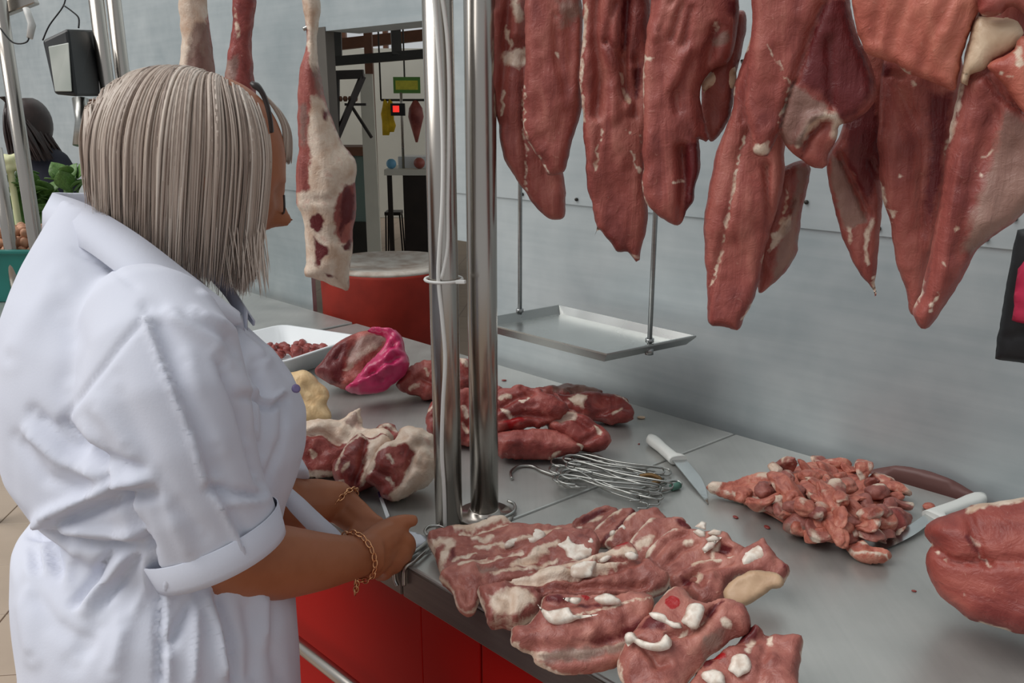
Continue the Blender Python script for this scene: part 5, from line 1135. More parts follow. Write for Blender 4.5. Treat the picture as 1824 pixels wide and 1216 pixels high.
MBs = MB(); q_ = [PZ(x, y, CZ + .003) for x, y in ((673, 879), (678, 876), (681, 885), (676, 888))]
MBs.hexa(q_ + [p + [0, 0, .003] for p in q_]); adopt(MBs.build('violet_end', 'violet_tip'), root)
# ------------------------------------------------------------------ the woman in the white coat
def remesh(m, voxel, smooth_it=4, smooth_f=.5):
    """one continuous skin round all shapes collected in m; returns verts, faces, normals"""
    o = m.build('tmp', None)
    md = o.modifiers.new('r', 'REMESH'); md.mode = 'VOXEL'; md.voxel_size = voxel
    dg = bpy.context.evaluated_depsgraph_get()
    e = o.evaluated_get(dg); me = e.to_mesh()
    V = np.zeros(len(me.vertices) * 3, np.float64); me.vertices.foreach_get('co', V); V = V.reshape(-1, 3)
    F = [tuple(p.vertices) for p in me.polygons]
    ed = np.zeros(len(me.edges) * 2, np.int32); me.edges.foreach_get('vertices', ed); ed = ed.reshape(-1, 2)
    e.to_mesh_clear(); bpy.data.objects.remove(o)
    for k in range(smooth_it):
        V = lap(V, ed, smooth_f)
    return V, F, ed

def lap(V, ed, f):
    s = np.zeros_like(V); c = np.zeros(len(V))
    np.add.at(s, ed[:, 0], V[ed[:, 1]]); np.add.at(s, ed[:, 1], V[ed[:, 0]])
    np.add.at(c, ed[:, 0], 1); np.add.at(c, ed[:, 1], 1)
    return V + f * (s / np.maximum(c, 1)[:, None] - V)

def normals(V, F):
    N = np.zeros_like(V)
    T = np.array([(f[0], f[1], f[2]) for f in F] + [(f[0], f[2], f[3]) for f in F if len(f) > 3])
    fn = np.cross(V[T[:, 1]] - V[T[:, 0]], V[T[:, 2]] - V[T[:, 0]])
    for k in range(3): np.add.at(N, T[:, k], fn)
    return N / (np.linalg.norm(N, axis=1)[:, None] + 1e-12)

def fold(V, N, items):
    """press folds (amount < 0) and ridges (> 0) into the side that faces the photographer"""
    q, dep = proj(V)
    face = np.clip(-(N * (unit([0, 1, 0]) * 1.0)).sum(1) * 3 + .6, 0, 1)
    view = (CAMP - V); view /= np.linalg.norm(view, axis=1)[:, None]
    face = np.clip((N * view).sum(1) * 3, 0, 1)
    d = np.zeros(len(V))
    for pts, w, amt in items:
        ds = seg_dist(q, pts)
        L = np.array(pts, float); 
        # fade towards both ends
        t0 = np.linalg.norm(q - L[0], axis=1); t1 = np.linalg.norm(q - L[-1], axis=1)
        fd = np.clip(np.minimum(t0, t1) / (w * 1.6) + .35, 0, 1)
        d += amt * np.exp(-(ds / w) ** 2) * fd
    return V + N * (d * face)[:, None]

t = NT('white_cotton'); wn = t.noise(420, t.coord((1, 1, 1)), 2); bn = t.noise(5)
t.set(Base_Color=t.ramp(bn, [(.3, lin(204, 207, 220)), (.7, lin(213, 216, 228))]), Roughness=.8, Specular_IOR_Level=.2); t.bump(wn, .12, .001)
t = NT('skin'); n1 = t.noise(11, None, 4); n2 = t.noise(160, None, 2)
t.set(Base_Color=t.ramp(n1, [(.3, lin(146, 88, 58)), (.55, lin(162, 102, 70)), (.8, lin(172, 110, 82))]), Roughness=.48, Specular_IOR_Level=.35); t.bump(n2, .12, .001)
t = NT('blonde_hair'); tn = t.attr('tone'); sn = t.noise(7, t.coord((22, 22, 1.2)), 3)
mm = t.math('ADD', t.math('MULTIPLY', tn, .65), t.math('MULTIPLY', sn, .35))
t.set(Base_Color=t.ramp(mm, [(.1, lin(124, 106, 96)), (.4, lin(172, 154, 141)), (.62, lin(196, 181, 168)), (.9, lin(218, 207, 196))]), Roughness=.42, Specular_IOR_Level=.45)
plain('dark_clip', (44, 34, 32), .4)
plain('button_violet', (120, 108, 150), .4)

G = unit([.85, .53, 0]); R_ = np.array([G[1], -G[0], 0])     # facing, her right-hand side
WD = 1.00                                                   # distance of the trunk's axis
def ring(c, a, b, n=40, tilt=0.0, sq=1.0, fr=1.0):
    """a: half breadth, b: half depth; fr: extra depth at the front"""
    out = []
    for k in range(n):
        th_ = 2 * math.pi * k / n; cx_, sy_ = math.cos(th_), math.sin(th_)
        cx_ = math.copysign(abs(cx_) ** sq, cx_); sy_ = math.copysign(abs(sy_) ** sq, sy_)
        f_ = b * sy_ * (fr if sy_ > 0 else 1)
        out.append(np.asarray(c) + R_ * a * cx_ + G * f_ + np.array([0, 0, -tilt * f_]))
    return out
#      row: py, left px, right px, half breadth, tilt
rows = [(1216, 42, 524, .205, 0), (1150, 34, 523, .207, 0), (1080, 28, 520, .205, 0), (1010, 27, 514, .200, 0), (985, 40, 506, .192, 0), (955, 66, 498, .180, 0), (935, 70, 490, .178, 0), (900, 36, 486, .186, 0),
        (850, 10, 500, .192, .05), (800, 3, 522, .194, .1), (750, 0, 540, .194, .12), (700, -3, 543, .190, .14), (650, -4, 520, .186, .16), (600, 3, 482, .180, .2),
        (555, 16, 436, .170, .25), (515, 32, 398, .150, .3), (475, 50, 362, .124, .35), (440, 68, 330, .1, .4), (410, 84, 296, .082, .45), (385, 96, 268, .066, .5)]
m = MB(); trunk = []
for py, l_, r_, a_, ti in rows:
    l_ += 26 + 16 * math.exp(-((py - 940) / 40) ** 2)
    c = D((l_ + r_) / 2, py, WD + .02 * max(0, (600 - py) / 200)); b_ = (r_ - l_) / 2 * WD / FPX * .965
    trunk.append((c, a_, b_, max(ti, .30 * (py - 190) / 745)))
c0 = trunk[0][0]
low = [((c0[0] - .01, c0[1], .47), .245, .21), ((c0[0] - .008, c0[1], .62), .228, .19)]
m.loft([ring(c, a, b) for c, a, b in low] + [ring(c, a, b, tilt=ti) for c, a, b, ti in trunk])
# near (right) sleeve
def perp_ring(c, ax, r1, r2, n=28):
    ax = unit(ax); u = unit(np.cross(ax, [0.3, 1, 0.1])); w = np.cross(ax, u)
    return [np.asarray(c) + u * r1 * math.cos(a) + w * r2 * math.sin(a) for a in np.linspace(0, 2 * math.pi, n, False)]
slv = [((248, 535), .93, .050, .05), ((262, 575), .90, .074, .07), ((282, 640), .872, .088, .078), ((292, 720), .856, .090, .08), ((306, 800), .855, .087, .078), ((338, 885), .862, .078, .073), ((372, 945), .874, .072, .069), ((392, 988), .882, .0705, .066)]
sc = [D(*p, d) for p, d, _, _ in slv]
def sleeve_rings(extra=0.0, idx=None):
    out = []
    for i, (p, d, r1, r2) in enumerate(slv):
        ax = sc[min(i + 1, len(sc) - 1)] - sc[max(i - 1, 0)]
        if i >= 5: ax = sc[-1] - sc[4]
        out.append(perp_ring(sc[i], ax, r1 + extra, r2 + extra))
    return out
m.loft(sleeve_rings())
# far (left) sleeve
shL = trunk[14][0] - R_ * .155; lsl = [(shL + [0, 0, .0], .06), (shL + G * .03 - R_ * .03 + [0, 0, -.05], .08), (shL + G * .09 - R_ * .035 + [0, 0, -.14], .078), (D(478, 890, 1.17), .068)]
m.loft([perp_ring(c, lsl[min(i + 1, 3)][0] - lsl[max(i - 1, 0)][0], r, r) for i, (c, r) in enumerate(lsl)])
V, F, ed = remesh(m, .0045, 5, .5)
N = normals(V, F)
folds = [
    ([(258, 540), (250, 575), (215, 615), (170, 672), (128, 725), (112, 750)], 8, -.0032), ([(112, 752), (150, 795), (205, 880), (250, 960), (276, 1035)], 10, -.009),                 # armhole seam
    ([(254, 556), (295, 666), (339, 770), (368, 865)], 7, .0055), ([(276, 556), (322, 666), (366, 770), (392, 860)], 24, -.0065),   # pressed crease
    ([(380, 878), (408, 930), (436, 985)], 7, .0045), ([(395, 876), (424, 930), (452, 985)], 13, -.0035),
    ([(372, 868), (420, 876), (466, 884)], 8, -.006), ([(400, 900), (450, 893), (480, 885)], 9, .003),
    ([(300, 560), (380, 612), (400, 650)], 14, .005), ([(390, 637), (420, 700), (442, 762), (464, 850)], 11, -.008),
    ([(455, 650), (470, 720), (468, 800)], 12, -.005), ([(430, 640), (455, 720), (462, 790)], 14, .004),
    ([(133, 445), (190, 470), (243, 512)], 6, -.0022),
    ([(435, 703), (486, 725), (510, 708)], 7, -.006), ([(440, 694), (486, 714), (506, 700)], 7, .004), ([(436, 705), (442, 762), (468, 800)], 7, -.003), ([(510, 712), (505, 780), (470, 870)], 9, -.004),
    ([(400, 590), (440, 660), (470, 690)], 12, -.004), ([(350, 560), (420, 590), (470, 640)], 14, .005), ([(360, 520), (420, 560), (470, 600), (530, 690)], 6, .004),
    ([(60, 735), (120, 790), (190, 820), (270, 850)], 15, -.007), ([(50, 770), (110, 820), (190, 850)], 14, .006), ([(30, 780), (80, 850), (160, 880)], 15, -.004),
    ([(75, 925), (140, 893), (210, 862), (265, 850)], 14, .010), ([(90, 940), (150, 915), (215, 890), (270, 880)], 13, -.009),
    ([(54, 947), (100, 960), (160, 972), (262, 978)], 9, -.010), ([(60, 930), (130, 945), (250, 955)], 10, .006),
    ([(60, 975), (68, 1015)], 9, -.006), ([(92, 975), (106, 1020)], 9, -.006), ([(80, 970), (86, 1015)], 8, .005), ([(130, 985), (120, 1040)], 10, .004),
    ([(196, 982), (170, 1025), (133, 1072)], 10, -.008), ([(225, 985), (195, 1030), (150, 1085)], 13, .008), ([(245, 990), (220, 1030), (180, 1075)], 9, -.006), ([(258, 990), (262, 1040), (240, 1090)], 10, .004),
    ([(281, 1020), (284, 1120), (285, 1216)], 7, -.006), ([(297, 1030), (300, 1120), (302, 1216)], 9, .004),
    ([(355, 1045), (330, 1100), (300, 1150)], 13, -.007), ([(365, 1050), (385, 1110), (400, 1200)], 10, .009), ([(385, 1060), (410, 1130), (425, 1216)], 12, -.008), ([(345, 1060), (350, 1130), (345, 1216)], 12, .006),
    ([(440, 1070), (455, 1140), (450, 1216)], 16, -.005), ([(490, 1060), (485, 1140), (500, 1216)], 14, -.004), ([(470, 1060), (475, 1140)], 14, .005),
    ([(50, 1050), (90, 1110), (150, 1150)], 22, -.005), ([(60, 1000), (40, 1080), (60, 1170)], 20, .004), ([(180, 1100), (130, 1180)], 22, -.004), ([(220, 1110), (200, 1200)], 20, .005),
    ([(20, 640), (60, 560), (110, 500)], 30, .004), ([(110, 560), (140, 620), (120, 690)], 26, -.003), ([(180, 800), (240, 900), (270, 990)], 16, -.004),
    ([(150, 760), (210, 850), (250, 930)], 12, .003), ([(205, 680), (240, 760), (300, 900)], 26, -.003), ([(170, 720), (230, 800)], 18, .003),
    ([(330, 640), (352, 720), (390, 800)], 20, .003), ([(320, 900), (360, 950)], 16, -.003), ([(270, 840), (310, 930), (340, 990)], 16, .003)]
V = fold(V, N, [(p_, w_ * .8, a_ * 1.3) for p_, w_, a_ in folds])
V = lap(V, ed, .25)
V = V + normals(V, F) * (fbm(V, 14, 5, 2) * .0016)[:, None]
woman = empty('person', (trunk[3][0][0], trunk[3][0][1], 0)); tag(woman, 'blonde woman in a white short-sleeved coat bending over the counter with hooks', 'person')
coat = adopt(mesh_obj('coat', V, F, 'white_cotton'), woman); coat['label'] = 'white cotton coat with short sleeves and a gathered waist'
# turned-up sleeve hem
ax = unit(sc[-1] - sc[4])
rgs = []
for s_, e_ in ((-.030, .0002), (-.0292, .0016), (-.004, .0020), (.003, .0018), (.003, -.0005), (-.008, -.004)):
    c = sc[-1] + ax * s_; k_ = 1 - s_ * 2.2
    rgs.append(perp_ring(c, ax, (.0705 + e_) * k_, (.066 + e_) * k_, 44))
MB().loft(rgs, cap=False).build('sleeve_hem', 'white_cotton', None, True).parent = coat
# collar
up_n = [(430, 560, .985), (392, 532, .945), (340, 492, .925), (247, 421, .925), (160, 369, .965), (105, 349, 1.02), (94, 346, 1.06), (120, 346, 1.11), (200, 352, 1.15), (300, 400, 1.15), (390, 480, 1.10), (440, 555, 1.04)]
lo_n = [(420, 580, .955), (372, 560, .905), (318, 533, .884), (238, 505, .872), (150, 444, .915), (88, 420, .985), (78, 412, 1.05), (110, 405, 1.15), (200, 410, 1.22), (310, 450, 1.21), (400, 520, 1.14), (452, 580, 1.05)]
U = smooth_open([D(*p) for p in up_n], 6); Lw = smooth_open([D(*p) for p in lo_n], 6)
inn = [D(p[0] + (6 if i < 7 else 0), p[1] + 34, p[2] + (.012 if i < 7 else -.01)) for i, p in enumerate(up_n)]; In = smooth_open(inn, 6)
vv = []; ff = []; nU = len(U)
for i in range(nU):
    b_ = U[i] * .5 + Lw[i] * .5 + unit((U[i] + Lw[i]) / 2 - D(245, 440, 1.03)) * .006
    vv += [In[i], U[i] * .985 + In[i] * .015 , U[i] + [0, 0, .001], b_, Lw[i]]
for i in range(nU - 1):
    for k in range(4): ff.append((i * 5 + k, i * 5 + k + 1, i * 5 + 6 + k, i * 5 + 5 + k))
o = mesh_obj('collar', vv, ff, 'white_cotton'); sd = o.modifiers.new('s', 'SOLIDIFY'); sd.thickness = .0022; sd.offset = 0
o.parent = coat
# front edge with buttons and chest pocket flap
fe = [(372, 548, .925), (410, 575, .94), (455, 612, .955), (505, 665, .965), (535, 715, .97), (546, 750, .985), (540, 800, 1.0)]
mb_ = []
for x, y, d in fe: pass
for x, y, d in ((352, 520, .917), (527, 692, .955)):
    p = D(x, y, d); nn_ = unit(CAMP - p + np.array([.5, 0, .3]))
    o = MB().loft([perp_ring(p + nn_ * h_, nn_, r_, r_, 14) for h_, r_ in ((-.002, .0045), (.001, .0052), (.0025, .0045), (.0022, .002))]).build('button', 'button_violet', None, True); o.parent = coat

# ---- body: head, neck, arms and hands in one skin
TH = math.radians(25)
HF = G * math.cos(TH) - np.array([0, 0, 1]) * math.sin(TH); HU = G * math.sin(TH) + np.array([0, 0, 1]) * math.cos(TH); HR = R_
HC_ = D(366, 298, 1.04)
b = MB()
def head_pts(nu=44, nv=34):
    rings = []
    for j in range(1, nv):
        ph = math.pi * j / nv; lat = -math.cos(ph); r = math.sin(ph); pts = []
        for k in range(nu):
            th_ = 2 * math.pi * k / nu; f_, s_ = math.cos(th_) * r, math.sin(th_) * r; u_ = lat
            x, y, z = f_ * .096, s_ * .074, u_ * .112
            if u_ < 0: y *= 1 + .30 * u_; x = x * (1 + .12 * u_) + .014 * (-u_) * (1 if f_ > 0 else -.3)      # jaw
            if f_ > 0:
                g = math.exp
                c_ = abs(s_)
                x += .032 * g(-(s_ / .19) ** 2) * g(-((u_ + .24) / .13) ** 2) + .010 * g(-(s_ / .12) ** 2) * g(-((u_ + .02) / .2) ** 2)   # nose
                x += .006 * g(-(s_ / .3) ** 2) * g(-((u_ + .50) / .07) ** 2) + .005 * g(-(s_ / .28) ** 2) * g(-((u_ + .60) / .06) ** 2)    # lips
                x += .010 * g(-(s_ / .3) ** 2) * g(-((u_ + .85) / .12) ** 2)                                                             # chin
                x -= .010 * g(-((c_ - .38) / .16) ** 2) * g(-((u_ - .03) / .10) ** 2)                                                    # eye sockets
                x += .004 * g(-((c_ - .35) / .22) ** 2) * g(-((u_ - .18) / .07) ** 2)                                                    # brow
                x += .004 * g(-((c_ - .5) / .2) ** 2) * g(-((u_ + .22) / .15) ** 2)                                                      # cheek
            pts.append(HC_ + HF * x + HR * y + HU * z)
        rings.append(pts)
    return rings
b.loft(head_pts())
for s_ in (1, -1):   # ears
    b.ell(HC_ + HR * s_ * .076 - HF * .008 - HU * .02, .016, .016, .03, 10, 8)
neck0 = HC_ - HU * .07 - HF * .03; neck1 = D(235, 440, 1.03)
b.tube([neck0 + [0, 0, .01], neck0 * .5 + neck1 * .5, neck1, neck1 + [-.02, -.01, -.08]], [.055, .056, .062, .08], 20)
# inner trunk and legs (under the coat)
b.loft([ring(c, a * .75, bb * .72) for c, a, bb, ti in trunk[::3]][:6])
hip = trunk[0][0]
for s_ in (1, -1):
    h_ = hip + R_ * s_ * .095
    b.tube([(h_[0], h_[1], .80), (h_[0], h_[1], .6), (h_[0], h_[1], .48), (h_[0] - .01, h_[1] - .01, .30), (h_[0] - .005, h_[1], .10), (h_[0], h_[1], .04)], [.095, .085, .062, .058, .04, .042], 18)
    b.tube([np.array([h_[0], h_[1], .045]) - G * .05, np.array([h_[0], h_[1], .045]), np.array([h_[0], h_[1], .035]) + G * .08, np.array([h_[0], h_[1], .03]) + G * .15], [.038, .042, .042, .028], 14)
# right arm
RA = [(282, 640, .90, .05), (300, 780, .885, .052), (330, 900, .885, .05), (372, 985, .895, .047), (430, 1000, .925, .045), (500, 1001, .97, .0425), (560, 1000, 1.01, .036), (605, 996, 1.045, .030), (640, 990, 1.075, .0265), (665, 983, 1.092, .028)]
b.tube(smooth_open([D(x, y, d) for x, y, d, r in RA], 4), np.interp(np.linspace(0, len(RA) - 1, (len(RA) - 1) * 4 + 1), range(len(RA)), [r for *_, r in RA]), 20)
def chain(pts, n=10, k=5):
    q = smooth_open([D(x, y, d) for x, y, d, r in pts], k)
    rr = np.interp(np.linspace(0, len(pts) - 1, len(q)), range(len(pts)), [r for *_, r in pts])
    b.tube(q, rr, n)
    b.ell(q[-1], rr[-1], rr[-1], rr[-1], 10, 8)
# right palm: two overlapping flattened pads from wrist to knuckles
chain([(650, 985, 1.085, .024), (678, 962, 1.105, .023), (704, 948, 1.125, .0155)])
chain([(648, 992, 1.085, .022), (675, 978, 1.105, .022), (700, 966, 1.125, .0155)])
chain([(646, 1000, 1.085, .020), (670, 995, 1.105, .021), (690, 985, 1.12, .0150)])
chain([(646, 1006, 1.085, .017), (662, 1008, 1.105, .018), (676, 1002, 1.118, .0140)])
# fingers: index, middle, ring, little, then thumb
chain([(698, 952, 1.123, .0125), (724, 961, 1.133, .0108), (729, 977, 1.156, .0096), (714, 988, 1.170, .0085)])
chain([(695, 968, 1.122, .0122), (719, 980, 1.130, .0106), (720, 997, 1.153, .0096), (703, 1002, 1.168, .0086)])
chain([(687, 983, 1.118, .0120), (707, 994, 1.128, .0105), (706, 1009, 1.150, .0092), (690, 1015, 1.162, .0082)])
chain([(674, 1000, 1.115, .0110), (690, 1010, 1.125, .0092), (688, 1022, 1.145, .0082), (675, 1026, 1.155, .0074)])
chain([(655, 966, 1.10, .017), (682, 944, 1.12, .0135), (711, 930, 1.128, .0104), (735, 927, 1.135, .0088)])
# left arm and hand
chain([(430, 800, 1.15, .045), (470, 862, 1.17, .042), (520, 895, 1.19, .037), (570, 893, 1.205, .033), (600, 888, 1.215, .026)], 18)
chain([(596, 882, 1.215, .024), (622, 902, 1.215, .021), (645, 925, 1.20, .015)])
chain([(594, 896, 1.215, .022), (616, 918, 1.21, .020), (636, 938, 1.195, .014)])
for dx, dy, dd in ((0, 0, 0), (-6, 8, -.006), (-13, 15, -.012), (-20, 21, -.016)):
    chain([(644 + dx, 924 + dy, 1.20 + dd, .0105), (664 + dx, 938 + dy, 1.19 + dd, .0095), (676 + dx, 950 + dy, 1.175 + dd, .0085), (682 + dx, 962 + dy, 1.165 + dd, .0076)])
chain([(612, 888, 1.21, .014), (638, 900, 1.21, .0105), (660, 920, 1.20, .009), (676, 930, 1.19, .008)])
V, F, ed = remesh(b, .0034, 3, .4)
adopt(mesh_obj('body', V, F, 'skin'), woman)
# ---- hair: locks draped over the head, cut to a bob
def drape(P, Dr, C, AX, RAD, tip, step=.0075, maxn=52, grav=.22, stick=.5):
    """N locks at once: roots P, first directions Dr, collision radii RAD (N,3); returns (N, maxn+1, 3) and the length of each"""
    P = P.copy(); Dr = Dr / np.linalg.norm(Dr, axis=1)[:, None]; out = [P.copy()]; alive = np.ones(len(P), bool); ln = np.full(len(P), maxn)
    for i in range(maxn):
        Dr = Dr * (1 - grav) + GR * grav; Dr /= np.linalg.norm(Dr, axis=1)[:, None]
        Q = P + Dr * step
        l = (Q - C) @ AX.T; s = np.sqrt(((l / RAD) ** 2).sum(1))
        nrm = (l / RAD ** 2) @ AX; nrm /= np.linalg.norm(nrm, axis=1)[:, None]
        ins = s < 1; near = (~ins) & (s < 1.35) & (nrm[:, 2] > .05)
        surf = C + (l / s[:, None]) @ AX
        Q = np.where(ins[:, None], surf, np.where(near[:, None], Q + (surf - Q) * stick, Q))
        dn = (Dr * nrm).sum(1)
        Dr = np.where((ins | near)[:, None], Dr - nrm * dn[:, None], Dr); Dr /= np.linalg.norm(Dr, axis=1)[:, None] + 1e-9
        P = np.where(alive[:, None], Q, P); out.append(P.copy())
        done = alive & tip(P); ln[done] = i + 1; alive &= ~done
    return np.stack(out, 1), ln

def lock_mesh(locks, widths, tones, name, mat, parent, n=4, flat=.6, K=20):
    V, F, T = [], [], []; o = 0
    ang = np.linspace(0, 2 * math.pi, n, False)
    f = np.linspace(0, 1, K); prof = np.clip(np.minimum(.45 + f * 5, (1.03 - f) * 3.0), .1, 1)
    base = []
    for i in range(K - 1):
        for k in range(n): base.append((i * n + k, i * n + (k + 1) % n, (i + 1) * n + (k + 1) % n, (i + 1) * n + k))
    base = np.array(base)
    for q, w, t_ in zip(locks, widths, tones):
        if len(q) < 4: continue
        x = np.linspace(0, len(q) - 1, K); q = np.stack([np.interp(x, range(len(q)), q[:, j]) for j in range(3)], 1)
        tg = np.gradient(q, axis=0); tg /= np.linalg.norm(tg, axis=1)[:, None] + 1e-9
        u = np.cross(tg, np.array([.31, .22, .1]) + (q - HCC) * 9); u /= np.linalg.norm(u, axis=1)[:, None] + 1e-9; w2 = np.cross(tg, u)
        r = (w * prof)[:, None, None]
        V.append((q[:, None] + r * (np.cos(ang)[None, :, None] * u[:, None] + flat * np.sin(ang)[None, :, None] * w2[:, None])).reshape(-1, 3))
        F.append(base + o); T.append(np.full(K * n, t_)); o += K * n
    V = np.concatenate(V); F = np.concatenate(F); T = np.concatenate(T)
    me = bpy.data.meshes.new(name)
    me.vertices.add(len(V)); me.vertices.foreach_set('co', V.ravel())
    me.loops.add(F.size); me.loops.foreach_set('vertex_index', F.ravel().astype(np.int32))
    me.polygons.add(len(F)); me.polygons.foreach_set('loop_start', np.arange(0, F.size, 4, dtype=np.int32)); me.polygons.foreach_set('loop_total', np.full(len(F), 4, np.int32))
    me.polygons.foreach_set('use_smooth', np.ones(len(F), bool))
    me.update(); me.validate()
    at = me.attributes.new('tone', 'FLOAT', 'POINT'); at.data.foreach_set('value', T.astype(np.float32))
    me.materials.append(M[mat]); ob = bpy.data.objects.new(name, me); COL.objects.link(ob)
    return adopt(ob, parent)

rnd = np.random.RandomState(4); GR = unit(np.array([0, 0, -1.0]) - G * .16)
AXH = np.array([HF, HR, HU]); HCC = HC_ - HF * .018 - HU * .006
def tip_line(px):   # photo row at which the bob ends, by column
    return np.interp(px, [120, 150, 200, 250, 300, 350, 400, 440, 480, 520], [338, 352, 392, 425, 462, 490, 502, 508, 480, 440])
NL = 3600
clump = rnd.randint(0, 420, NL)                                   # locks in a clump share their course
cr = np.random.RandomState(9)
cs, cl, cb, ct, cj, csd = cr.rand(420), cr.rand(420), cr.normal(0, .10, 420), cr.normal(.5, .2, 420), cr.normal(0, 8, 420), np.where(cr.rand(420) < .64, 1, -1)
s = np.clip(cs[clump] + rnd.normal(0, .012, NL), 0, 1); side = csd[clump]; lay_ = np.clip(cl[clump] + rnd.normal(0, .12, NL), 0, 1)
RAD = np.array([.104, .081, .108]) + lay_[:, None] * np.array([.021, .014, .008])
a = np.radians(np.interp(s, [0, 1], [46, 172]))
yoff = side * np.abs(rnd.normal(.006, .005, NL))
k_ = np.sqrt(np.clip(1 - (yoff / RAD[:, 1]) ** 2, .01, 1))
l = np.stack([np.cos(a) * RAD[:, 0] * k_, yoff, np.sin(a) * RAD[:, 2] * k_], 1)
roots = HCC + l @ AXH
back = np.interp(s, [0, .35, 1], [.02, .5, 1.0]) + cb[clump]
d0 = HR * side[:, None] - HF * back[:, None] + HU * .02
jt = cj[clump] + rnd.normal(0, 4, NL) + (rnd.rand(NL) < .03) * rnd.uniform(0, 16, NL)
def tp(P):
    q = proj(P)[0]; return q[:, 1] > tip_line(q[:, 0]) + jt
Q, ln = drape(roots, d0, HCC, AXH, RAD, tp)
locks, wid, tone = [], [], []
for i in range(NL):
    q = Q[i, :ln[i] + 1]
    lf = (q - HC_) @ HF; lu = (q - HC_) @ HU; lr = (q - HC_) @ HR
    if ((lf > .092) & (lu < .066) & (lr > -.02)).any(): continue
    e = np.linspace(0, 1, len(q))[:, None]
    q = q + rnd.normal(0, .0011, 3) * e + G * rnd.normal(-.002, .003) * e ** 2
    q = q - unit(np.array([*(q[-1] - HC_)[:2], 0])) * .010 * e ** 3          # ends turn in a little
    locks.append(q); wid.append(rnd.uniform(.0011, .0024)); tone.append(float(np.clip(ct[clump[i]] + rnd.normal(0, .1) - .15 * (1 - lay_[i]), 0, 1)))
lock_mesh(locks, wid, tone, 'hair', 'blonde_hair', woman)
# under-cap so no scalp shows
m = MB(); rings = []
for j in range(1, 22):
    ph = math.pi * j / 22; pts = []
    for k in range(40):
        th_ = 2 * math.pi * k / 40
        l = np.array([math.cos(th_) * math.sin(ph) * .099, math.sin(th_) * math.sin(ph) * .079, -math.cos(ph) * .111])
        if l[0] > .058 and l[2] < .075: l[0] = .058
        if l[2] < -.07: l[2] = -.07
        pts.append(HCC + AXH.T @ l)
    rings.append(pts)
m.loft(rings); adopt(mesh_obj('hair_underlayer', m.v, m.f, 'blonde_hair', None, True, {'tone': [.22] * len(m.v)}), woman)
# fringe swept to the far side over the forehead
fr = []; NF = 170
for i in range(NF):
    j = rnd.normal(0, 1); w = rnd.rand()
    fr.append(smooth_open([D(462 + 6 * w, 160 + 10 * w, 1.035 + .03 * w), D(488 + 9 * w + j, 190 + 8 * w, 1.05 + .03 * w), D(505 + 11 * w + j, 225 + 8 * w, 1.06 + .035 * w), D(506 + 13 * w + j, 262 + 8 * w, 1.065 + .035 * w), D(503 + 13 * w + 2 * j, 285 + 10 * w * rnd.rand(), 1.065 + .035 * w)], 4))
lock_mesh(fr, rnd.uniform(.0012, .0026, NF), np.clip(rnd.normal(.4, .15, NF), 0, 1), 'fringe', 'blonde_hair', woman)
# wispy ends
locks, wid, tone = [], [], []
for i in range(90):
    p = D(rnd.uniform(395, 472), rnd.uniform(395, 450), 1.0 + rnd.uniform(-.02, .05))
    locks.append(np.array([p + np.array([.0022 * math.sin(i + k * .25) + .0002 * k * (i % 5 - 2), 0, -.0075 * k]) for k in range(9)])); wid.append(.0007); tone.append(.75)
lock_mesh(locks, wid, tone, 'loose_strands', 'blonde_hair', woman, 4, 1.0)
# dark hair clip at the parting
p = [D(448, 148, .955), D(462, 158, .955), D(472, 176, .96), D(480, 205, .965), D(484, 235, .975)]
adopt(MB().tube(smooth_open(p, 5), np.interp(np.linspace(0, 1, 21), [0, .15, .3, 1], [.004, .007, .005, .004]), 10, flat=.6).build('hair_clip', 'dark_clip', None, True), woman)
# glasses at the bridge of the nose
gp = HC_ + HF * .106 + HU * .004
adopt(MB().tube(smooth_open([gp + HR * .028 - HF * .012, gp + HR * .03 - HF * .006 - HU * .016, gp + HR * .012 - HU * .022, gp - HR * .012 - HU * .02], 5), .0014, 8).build('glasses', 'dark_clip', None, True), woman)

# ---- jewellery: gold chain bracelets
def chain_links(center_pts, axis, parent, name, nl, rx, sag):
    c = np.asarray(center_pts); ax = unit(axis); u = unit(np.cross(ax, [0, 0, 1])); w = np.cross(ax, u)
    m = empty('tmp'); bpy.data.objects.remove(m)
    first_ = None
    br = MB()
    for k in range(nl):
        a = 2 * math.pi * k / nl
        p = c + (u * math.cos(a) + w * math.sin(a)) * rx + ax * sag * math.sin(a)
        tg = unit(-u * math.sin(a) + w * math.cos(a)); nb = unit(p - c); sd_ = np.cross(tg, nb) if k % 2 else nb
        lp = [p + tg * .0055 * math.cos(x) + sd_ * .0034 * math.sin(x) for x in np.linspace(0, 2 * math.pi, 13)]
        br.tube(lp, .0011, 6, cap=False)
    adopt(br.build(name, 'gold', None, True), parent)
wr = D(636, 991, 1.072)
chain_links(wr, D(660, 984, 1.09) - D(610, 996, 1.048), woman, 'chain_bracelet', 22, .0315, .008)
# dangling end
dm = MB()
for k in range(5):
    p = D(634 + 2 * math.sin(k), 1034 + 5 * k, 1.05); sd_ = np.array([1, 0, 0]) if k % 2 else np.array([0, 1, 0])
    dm.tube([p + np.array([0, 0, .0045]) * math.cos(x) + sd_ * .003 * math.sin(x) for x in np.linspace(0, 2 * math.pi, 13)], .001, 6, cap=False)
adopt(dm.build('bracelet_tail', 'gold', None, True), woman)
chain_links(D(612, 898, 1.215), D(640, 925, 1.20) - D(590, 885, 1.215), woman, 'wrist_chain', 20, .0275, .0)
